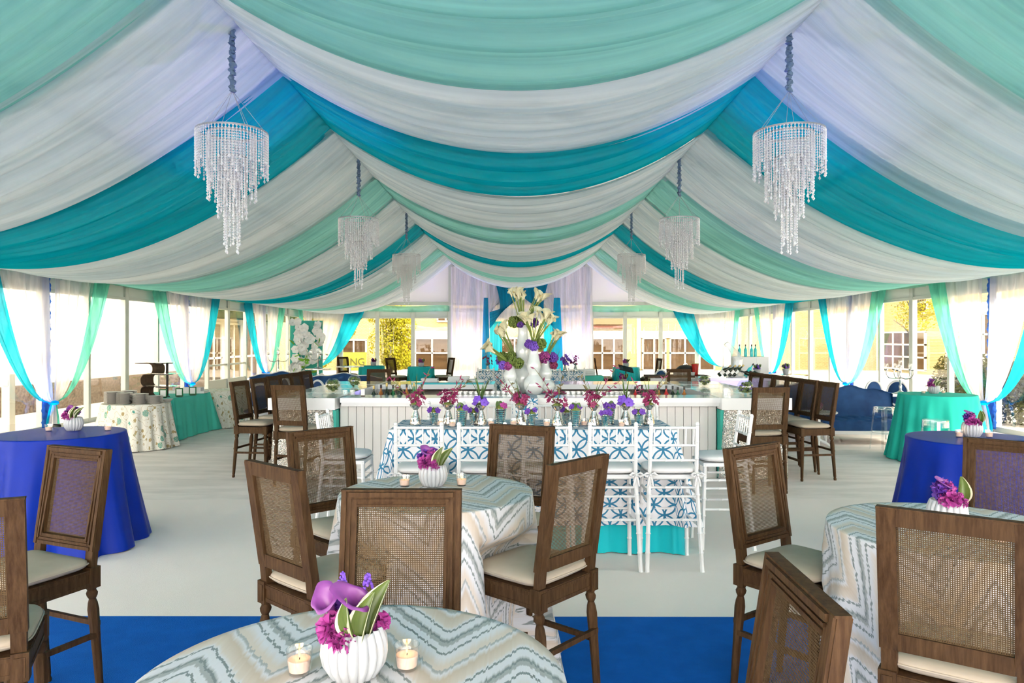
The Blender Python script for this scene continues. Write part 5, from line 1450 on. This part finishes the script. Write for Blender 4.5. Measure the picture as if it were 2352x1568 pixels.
s3 = make_sofa(1.9, True); s3.location = (-4.35,17.9,0); s3.rotation_euler = (0,0,.05); s3['label'] = 'tufted navy velvet sofa behind the left bar arm, right one'
s4 = make_sofa(1.6, True); s4.location = (-6.1,19.0,0); s4.rotation_euler = (0,0,.5); s4['label'] = 'tufted navy velvet sofa behind the left bar arm, left one'
def make_roundback():
    t = thing('round_back_chair', 'x', 'chair', group='white framed round-back chairs')
    # faces local +Y
    def ell(a, k=1): return (.21*k*cos(a), -.24-.05, .72+.25*k*sin(a))
    obj('back_frame', MB().tube([ell(2*pi*i/28) for i in range(29)], .022, 8, False), M['white'], t)
    obj('backrest', MB().ball((0,-.285,.72), 1, 20, 10, (.20,.035,.24)), M['navy'], t)
    obj('seat', MB().ball((0,0,.44), 1, 20, 8, (.26,.25,.06)), M['navy'], t)
    obj('seat_rail', MB().lathe([(.22,.36),(.25,.37),(.25,.42),(.22,.43)], 24), M['white'], t)
    for s in (-1,1):
        obj('leg', MB().tube([(s*.18,.17,.38),(s*.185,.18,0)], [.024,.013], 8), M['white'], t)
        obj('leg', MB().tube([(s*.15,-.27,.50),(s*.17,-.22,.40),(s*.18,-.27,0)], [.018,.024,.014], 8), M['white'], t)
    return t
for lab, x, y, rz in (('round-back navy chair nearest behind the left row of bar stools', -5.0,14.0,.5), ('round-back navy chair by the farthest left curtain', -5.25,15.6,2.4), ('round-back navy chair behind the far end of the left stools', -3.95,15.2,-.6),
                      ('round-back navy chair behind the plain navy sofa', 7.15,15.2,.3), ('round-back navy chair right of the one behind the plain sofa', 7.9,15.0,-.9), ('round-back navy chair left of the far turquoise highboy', 3.75,20.2,.4)):
    first_or_dup(STORE, 'rbc', make_roundback, (x,y,0), rz, lab)
def small_table(label, x, y, h, r, mk='white', rect=None):
    t = thing('side_table', label, 'table', (x,y,0), group='small lounge tables')
    if rect: obj('top', MB().box((0,0,h-.02), (rect[0],rect[1],.04)), M[mk], t, smooth=False)
    else: obj('top', MB().lathe([(r*.96,h-.03),(r,h-.02),(r,h),(.001,h)], 28), M[mk], t)
    obj('column', MB().lathe([(.035,.02),(.03,.1),(.045,h*.5),(.03,h-.04)], 12), M[mk], t)
    for k in range(3):
        a = 2*pi*k/3; obj('foot', MB().tube([(0,0,.16),(.12*cos(a),.12*sin(a),.10),(.26*cos(a),.26*sin(a),.012)], [.03,.025,.018], 7), M[mk], t)
small_table('white pedestal side table in front of the plain navy sofa', 4.95,12.1,.62,.30)
globe_t = thing('glass_globe', 'small glass bowl of pink flowers on the white side table', 'vase', (4.95,12.1,.62))
obj('glass_bowl', MB().lathe([(.04,0),(.075,.03),(.085,.07),(.07,.12)], 20), M['glass'], globe_t); obj('blossom', cluster(random.Random(2), (0,0,.10), .05, 30, .03), M['magenta'], globe_t); obj('leaf', cluster(random.Random(3), (0,0,.045), .04, 20, .025), M['leafgreen'], globe_t)
small_table('white console table carrying the candelabra by the right wall', 7.35,13.9,.78,0,'white',(.9,.4))
small_table('round glass-topped table with candelabra behind the left stools', -6.55,19.9,.85,.3)
small_table('round silver table behind the left tufted sofa with candelabra', -5.55,20.2,1.0,.36,'silver')
small_table('thin-legged silver highboy left of the yellow sign board', -4.9,21.2,1.03,.40,'silver')
small_table('silver highboy with a potted plant behind the right stools, left one', 5.1,15.6,1.05,.34,'silver')
small_table('silver highboy with a potted plant behind the right stools, right one', 5.85,15.9,1.05,.42,'silver')
for i, (x, y) in enumerate(((5.08,15.6),(5.80,15.9))):
    t = thing('potted_plant', 'leafy plant in a white pot on the %s silver highboy' % ['left','right'][i], 'plant', (x,y,1.052), group='potted plants')
    obj('pot', MB().lathe([(.05,0),(.055,.01),(.075,.12),(.07,.12),(.05,.02),(.001,.1)], 18), M['ribvase'], t)
    rnd = random.Random(i+4)
    for k in range(14):
        a = rnd.uniform(0,6.28); leaf_shape('leaf', t, (0,0,.10), (cos(a)*.7,sin(a)*.7,1), (0,-1,.3), rnd.uniform(.10,.16), .025, 'leafgreen')
    obj('blossom', cluster(rnd, (0,0,.16), .07, 12, .022), M['purple'], t)
def candelabra(label, x, y, z, H, R, n):
    t = thing('candelabra', label, 'candelabra', (x,y,z), group='silver candelabras')
    obj('base', MB().lathe([(.11,0),(.115,.01),(.06,.03),(.025,.06),(.02,.08)], 20), M['silver'], t)
    obj('shaft', MB().lathe([(.02,.07),(.03,H*.3),(.015,H*.35),(.028,H*.55),(.012,H*.6),(.02,H*.8),(.02,H)], 14), M['silver'], t)
    cups = [(0,0,H)]
    for k in range(n):
        a = 2*pi*k/n+.3; cx, cy = R*cos(a), R*sin(a); cups.append((cx,cy,H*.86))
        obj('arm', MB().tube([(0,0,H*.62),(cx*.4,cy*.4,H*.55),(cx*.85,cy*.85,H*.60),(cx,cy,H*.72),(cx,cy,H*.86)], .010, 7), M['silver'], t)
    for c in cups:
        q = obj('drip_cup', MB().lathe([(.012,0),(.04,.012),(.045,.03),(.01,.025)], 14), M['silver'], t, loc=c)
        obj('glass_shade', MB().lathe([(.03,.03),(.042,.07),(.034,.14)], 14, capb=False), M['glass'], q)
candelabra('silver candelabra on the console table by the right wall', 7.25,13.9,.782,.50,.24,5)
candelabra('silver candelabra by the farthest left curtain', -6.55,19.9,.852,.62,.26,4)
candelabra('silver candelabra in front of the white flower wall', -5.55,20.2,1.002,.42,.24,5)

# ------------------------------------------------------------------ flower wall
fw = thing('flower_wall', 'sea-green panel covered with large white paper flowers by the far left corner', 'flower wall', (-6.75,23.2,0), .12)
obj('panel', MB().box((0,.06,1.2), (1.0,.1,2.4)), M['mintpanel'], fw, smooth=False)
pf = petal_mesh(6, .17, .62, .5).mesh('paper_flower', M['paper'], True, 0)
lf = MB(); blade(lf, (0,0,0), (0,0,1), .34, .07, .1); lfm = lf.mesh('paper_leaf', M['leafpaper'], True, 0)
rnd = random.Random(12)
for k in range(46):
    x = rnd.uniform(-.42,.5); z = .15+2.25*((k+.5)/46); put(pf, 'paper_flower', fw, (x,-.05-rnd.uniform(0,.08),z), (rnd.gauss(0,.35),-1,rnd.gauss(.1,.35)), rnd.uniform(.7,1.15), rnd.uniform(0,6))
for k in range(18):
    put(lfm, 'paper_leaf', fw, (rnd.uniform(-.45,.45),-.10,rnd.uniform(.2,2.2)), (rnd.gauss(0,.6),-.5,rnd.gauss(.5,.5)), rnd.uniform(.7,1.1), rnd.uniform(0,6))

# ------------------------------------------------------------------ service bar with ice sculpture at the right rear
sb = thing('service_bar', 'white service bar lit violet at the right rear, carrying the ice sculpture', 'bar', (4.25,14.6,0), -.10)
obj('top', MB().box((0,0,1.03), (1.35,.7,.05)), M['bartop'], sb, smooth=False)
obj('front_panel', MB().box((0,-.28,.50), (1.25,.04,1.0)), M['white'], sb, smooth=False)
obj('side_panel', MB().box((-.62,0,.50), (.04,.6,1.0)), M['white'], sb, smooth=False); obj('side_panel', MB().box((.62,0,.50), (.04,.6,1.0)), M['white'], sb, smooth=False)
uplight('small black LED uplight before the service bar at the right rear', (4.2,13.95,0), (.0,.35,1), (.30,.16,1), 60, 110)
ice = thing('ice_sculpture', 'clear carved ice sculpture shaped like a leaning bottle on the service bar', 'sculpture', (4.33,14.7,1.056))
obj('ice_base', MB().lathe([(.16,0),(.17,.03),(.15,.10),(.10,.16),(.08,.2)], 9), M['ice'], ice, auto=10)
obj('ice_body', MB().tube([(-.02,0,.12),(.06,0,.24),(.08,0,.34),(.0,0,.48),(-.12,0,.62),(-.17,0,.68)], [.09,.10,.10,.085,.06,.055], 8), M['ice'], ice, auto=10)
obj('ice_wing', MB().box((-.15,.02,.34), (.14,.10,.52)), M['ice'], ice, smooth=False)
cols = [('bottle_dk','foil')]*4
for i, x in enumerate((3.93,4.03,4.13,4.22)):
    b = bottle('%s champagne bottle lying tilted on the service bar' % ow[i], x, 14.42, 1.10, .31, .042, 'bottle_dk', 'foil', 'champagne bottles on the service bar', 'paper'); b.rotation_euler = (.25,.85,.2*i)
for i, x in enumerate((4.62,4.74)):
    b = bottle('%s dark bottle lying at the right end of the service bar' % ow[i], x, 14.38, 1.10, .29, .042, 'bottle_dk', 'black', 'champagne bottles on the service bar'); b.rotation_euler = (.1,-1.25,.4*i)
b = bottle('turquoise bottle leaning beside the ice sculpture', 4.52, 14.62, 1.075, .30, .04, 'bottle_tq'); b.rotation_euler = (0,.6,0)
db = thing('display_box', 'white box plinth with four turquoise bottles behind the service bar', 'plinth', (5.15,15.75+.7,0))
obj('plinth_box', MB().box((0,0,.71), (.78,.45,1.42)), M['white'], db, smooth=False); obj('panel_joint', MB().box((.12,-.227,1.18), (.005,.004,.46)), M['altrim'], db, smooth=False)
for i, x in enumerate((4.93,5.08,5.20,5.30)):
    bottle('%s turquoise bottle with a dark neck on the white plinth' % ow[i], x, 16.35+.05*(i%2), 1.422, .27, .034, 'bottle_tq', 'black', 'turquoise bottles on the plinth')
t = thing('chafing_dish', 'silver dome chafing dish on the buffet behind the right end of the bar', 'chafing dish', (3.55,15.6,1.052))
obj('pan', MB().lathe([(.20,0),(.21,.03),(.21,.07),(.001,.07)], 24), M['silver'], t); obj('dome', MB().lathe([(.205,.07),(.19,.14),(.13,.19),(.05,.215),(.001,.22)], 24), M['black'], t); obj('handle', MB().tube([(-.04,0,.215),(-.03,0,.24),(.03,0,.24),(.04,0,.215)], .008, 6), M['silver'], t)
rt = thing('back_buffet', 'long dark buffet table left of the service bar', 'buffet', (3.35,15.55,0))
obj('top', MB().box((0,0,1.03), (1.3,.6,.04)), M['darkwood'], rt, smooth=False); obj('front_panel', MB().box((0,-.25,.5), (1.2,.03,1.0)), M['white'], rt, smooth=False)
for s in (-1,1): obj('leg', MB().box((s*.6,.22,.5), (.05,.05,1.0)), M['darkwood'], rt, smooth=False)
t = thing('ice_bucket', 'red glass bucket on the dark buffet', 'bucket', (3.72,15.45,1.052)); obj('pail', MB().lathe([(.05,0),(.06,.01),(.075,.24),(.07,.24),(.055,.02),(.001,.02)], 20), M['redgl'], t); obj('foil_edge', MB().lathe([(.075,.238),(.08,.243),(.075,.248),(.07,.243),(.075,.238)], 20, capb=False), M['foil'], t)
for i in range(6):
    tag(obj('cup', MB().lathe([(.03,0),(.035,.005),(.045,.07),(.042,.07),(.03,.012),(.001,.01)], 14), M['porcelain'], loc=(3.28+.075*i,15.36,1.052)), '%s small white cup from the left on the dark buffet' % ow[i], 'cup', 'white cups on the dark buffet')
# tablet and boxes near the far turquoise table
t = thing('payment_tablet', 'black tilted tablet on a stand in front of the far turquoise highboy', 'tablet', (2.72,18.6,0))
obj('stand', MB().tube([(0,0,.02),(0,0,1.05)], .015, 8), M['black'], t); obj('base', MB().lathe([(.16,0),(.16,.02),(.001,.025)], 18), M['black'], t)
m = MB(); m.box((0,0,0), (.36,.24,.02)); m.v = [(x, y*cos(.5)-z*sin(.5), 1.06+y*sin(.5)+z*cos(.5)-x*.25) for x, y, z in m.v]; obj('screen', m, M['black'], t, smooth=False)
t = thing('storage_bench', 'aqua draped bench with stacked folded linens behind the bar, right of centre', 'bench', (2.15-.85,18.4,0)); obj('aqua_cover', MB().box((0,0,.45), (1.6,.5,.9)), M['aqua'], t, smooth=False)
for k in range(3): obj('linen_fold', MB().box((.35,0,.93+.05*k), (.5,.35,.045)), M['paper'], t, smooth=False)
# linens on the back counter, left of the vases
for i, (x, w, n) in enumerate(((-1.55,.28,5),(-1.05,.36,7),(-.75,.3,4))):
    t = thing('napkin_stack', '%s stack of folded white napkins on the bar back counter' % ['left','middle','right'][i], 'napkins', (x,12.75,BZ), group='napkin stacks on the back counter')
    for k in range(n): obj('napkin', MB().box((random.Random(k).uniform(-.01,.01),0,.008+.016*k), (w,.22,.013)), M['whitecloth'], t, smooth=False)
tag(obj('bar_mat', MB().box((0,0,.008), (1.2,.3,.016)), M['turq'], loc=(-1.2,12.45,BZ), smooth=False), 'bright blue bar mat along the left back counter', 'mat')
# flowers on the far long table
for i, (x, k) in enumerate(((-.75,'burg'),(-.45,'vanda'),(.85,'burg'),(1.1,'vanda'),(1.35,'burg'))):
    rnd = random.Random(90+i)
    o = obj('mercury_goblet', bpy.data.objects['mercury_goblet'].data, None, loc=(x,17.5,TZ)); tag(o, '%s mercury-glass goblet from the left on the far long table' % ow[i], 'vase', 'goblets on the far long table')
    t = thing('orchid_bouquet', '%s orchid bouquet from the left on the far long table' % ow[i], 'flowers', (x,17.5,TZ+.17), group='flowers on the far long table')
    for q in range(14):
        a = rnd.uniform(0,6.28); rr = rnd.uniform(.02,.12); put(PET['burg' if k == 'burg' else 'vanda'], 'orchid_blossom', t, (rr*cos(a), rr*sin(a)*.5, rnd.uniform(0,.2)), (cos(a),-.6,.6), rnd.uniform(.9,1.3), rnd.uniform(0,6))
    m = MB()
    for q in range(6): a = rnd.uniform(0,6.28); m.tube([(0,0,0),(cos(a)*.06,0,.16),(cos(a)*.14,0,rnd.uniform(.25,.36))], [.004,.003,.0015], 4)
    obj('twig', m, M['twig'], t)
o = obj('flower_urn', MB().lathe([(.06,0),(.05,.02),(.03,.05),(.09,.14),(.11,.2),(.1,.2),(.06,.12),(.001,.1)], 18), M['porcelain'], loc=(-.25,19.5,1.0)); tag(o, 'white urn behind the gourd vases on the far long table side', 'vase')
tag(obj('pedestal', MB().lathe([(.2,0),(.2,.05),(.13,.08),(.11,.5),(.13,.92),(.19,.95),(.19,1.0),(.001,1.0)], 24), M['white'], loc=(-.25,19.5,0)), 'white pedestal under the urn of coral roses', 'pedestal')
t = thing('rose_bouquet', 'coral rose bouquet in the white urn left of the vases', 'flowers', (-.25,19.5,1.18)); obj('rose_cluster', cluster(random.Random(7), (0,0,.08), .14, 60, .045), pbr('coral_rose', (.75,.30,.20), .7, var=((20,20,20),1,(.85,.5,.4))), t); obj('greens', cluster(random.Random(8), (0,0,.02), .12, 30, .04), M['leafgreen'], t)
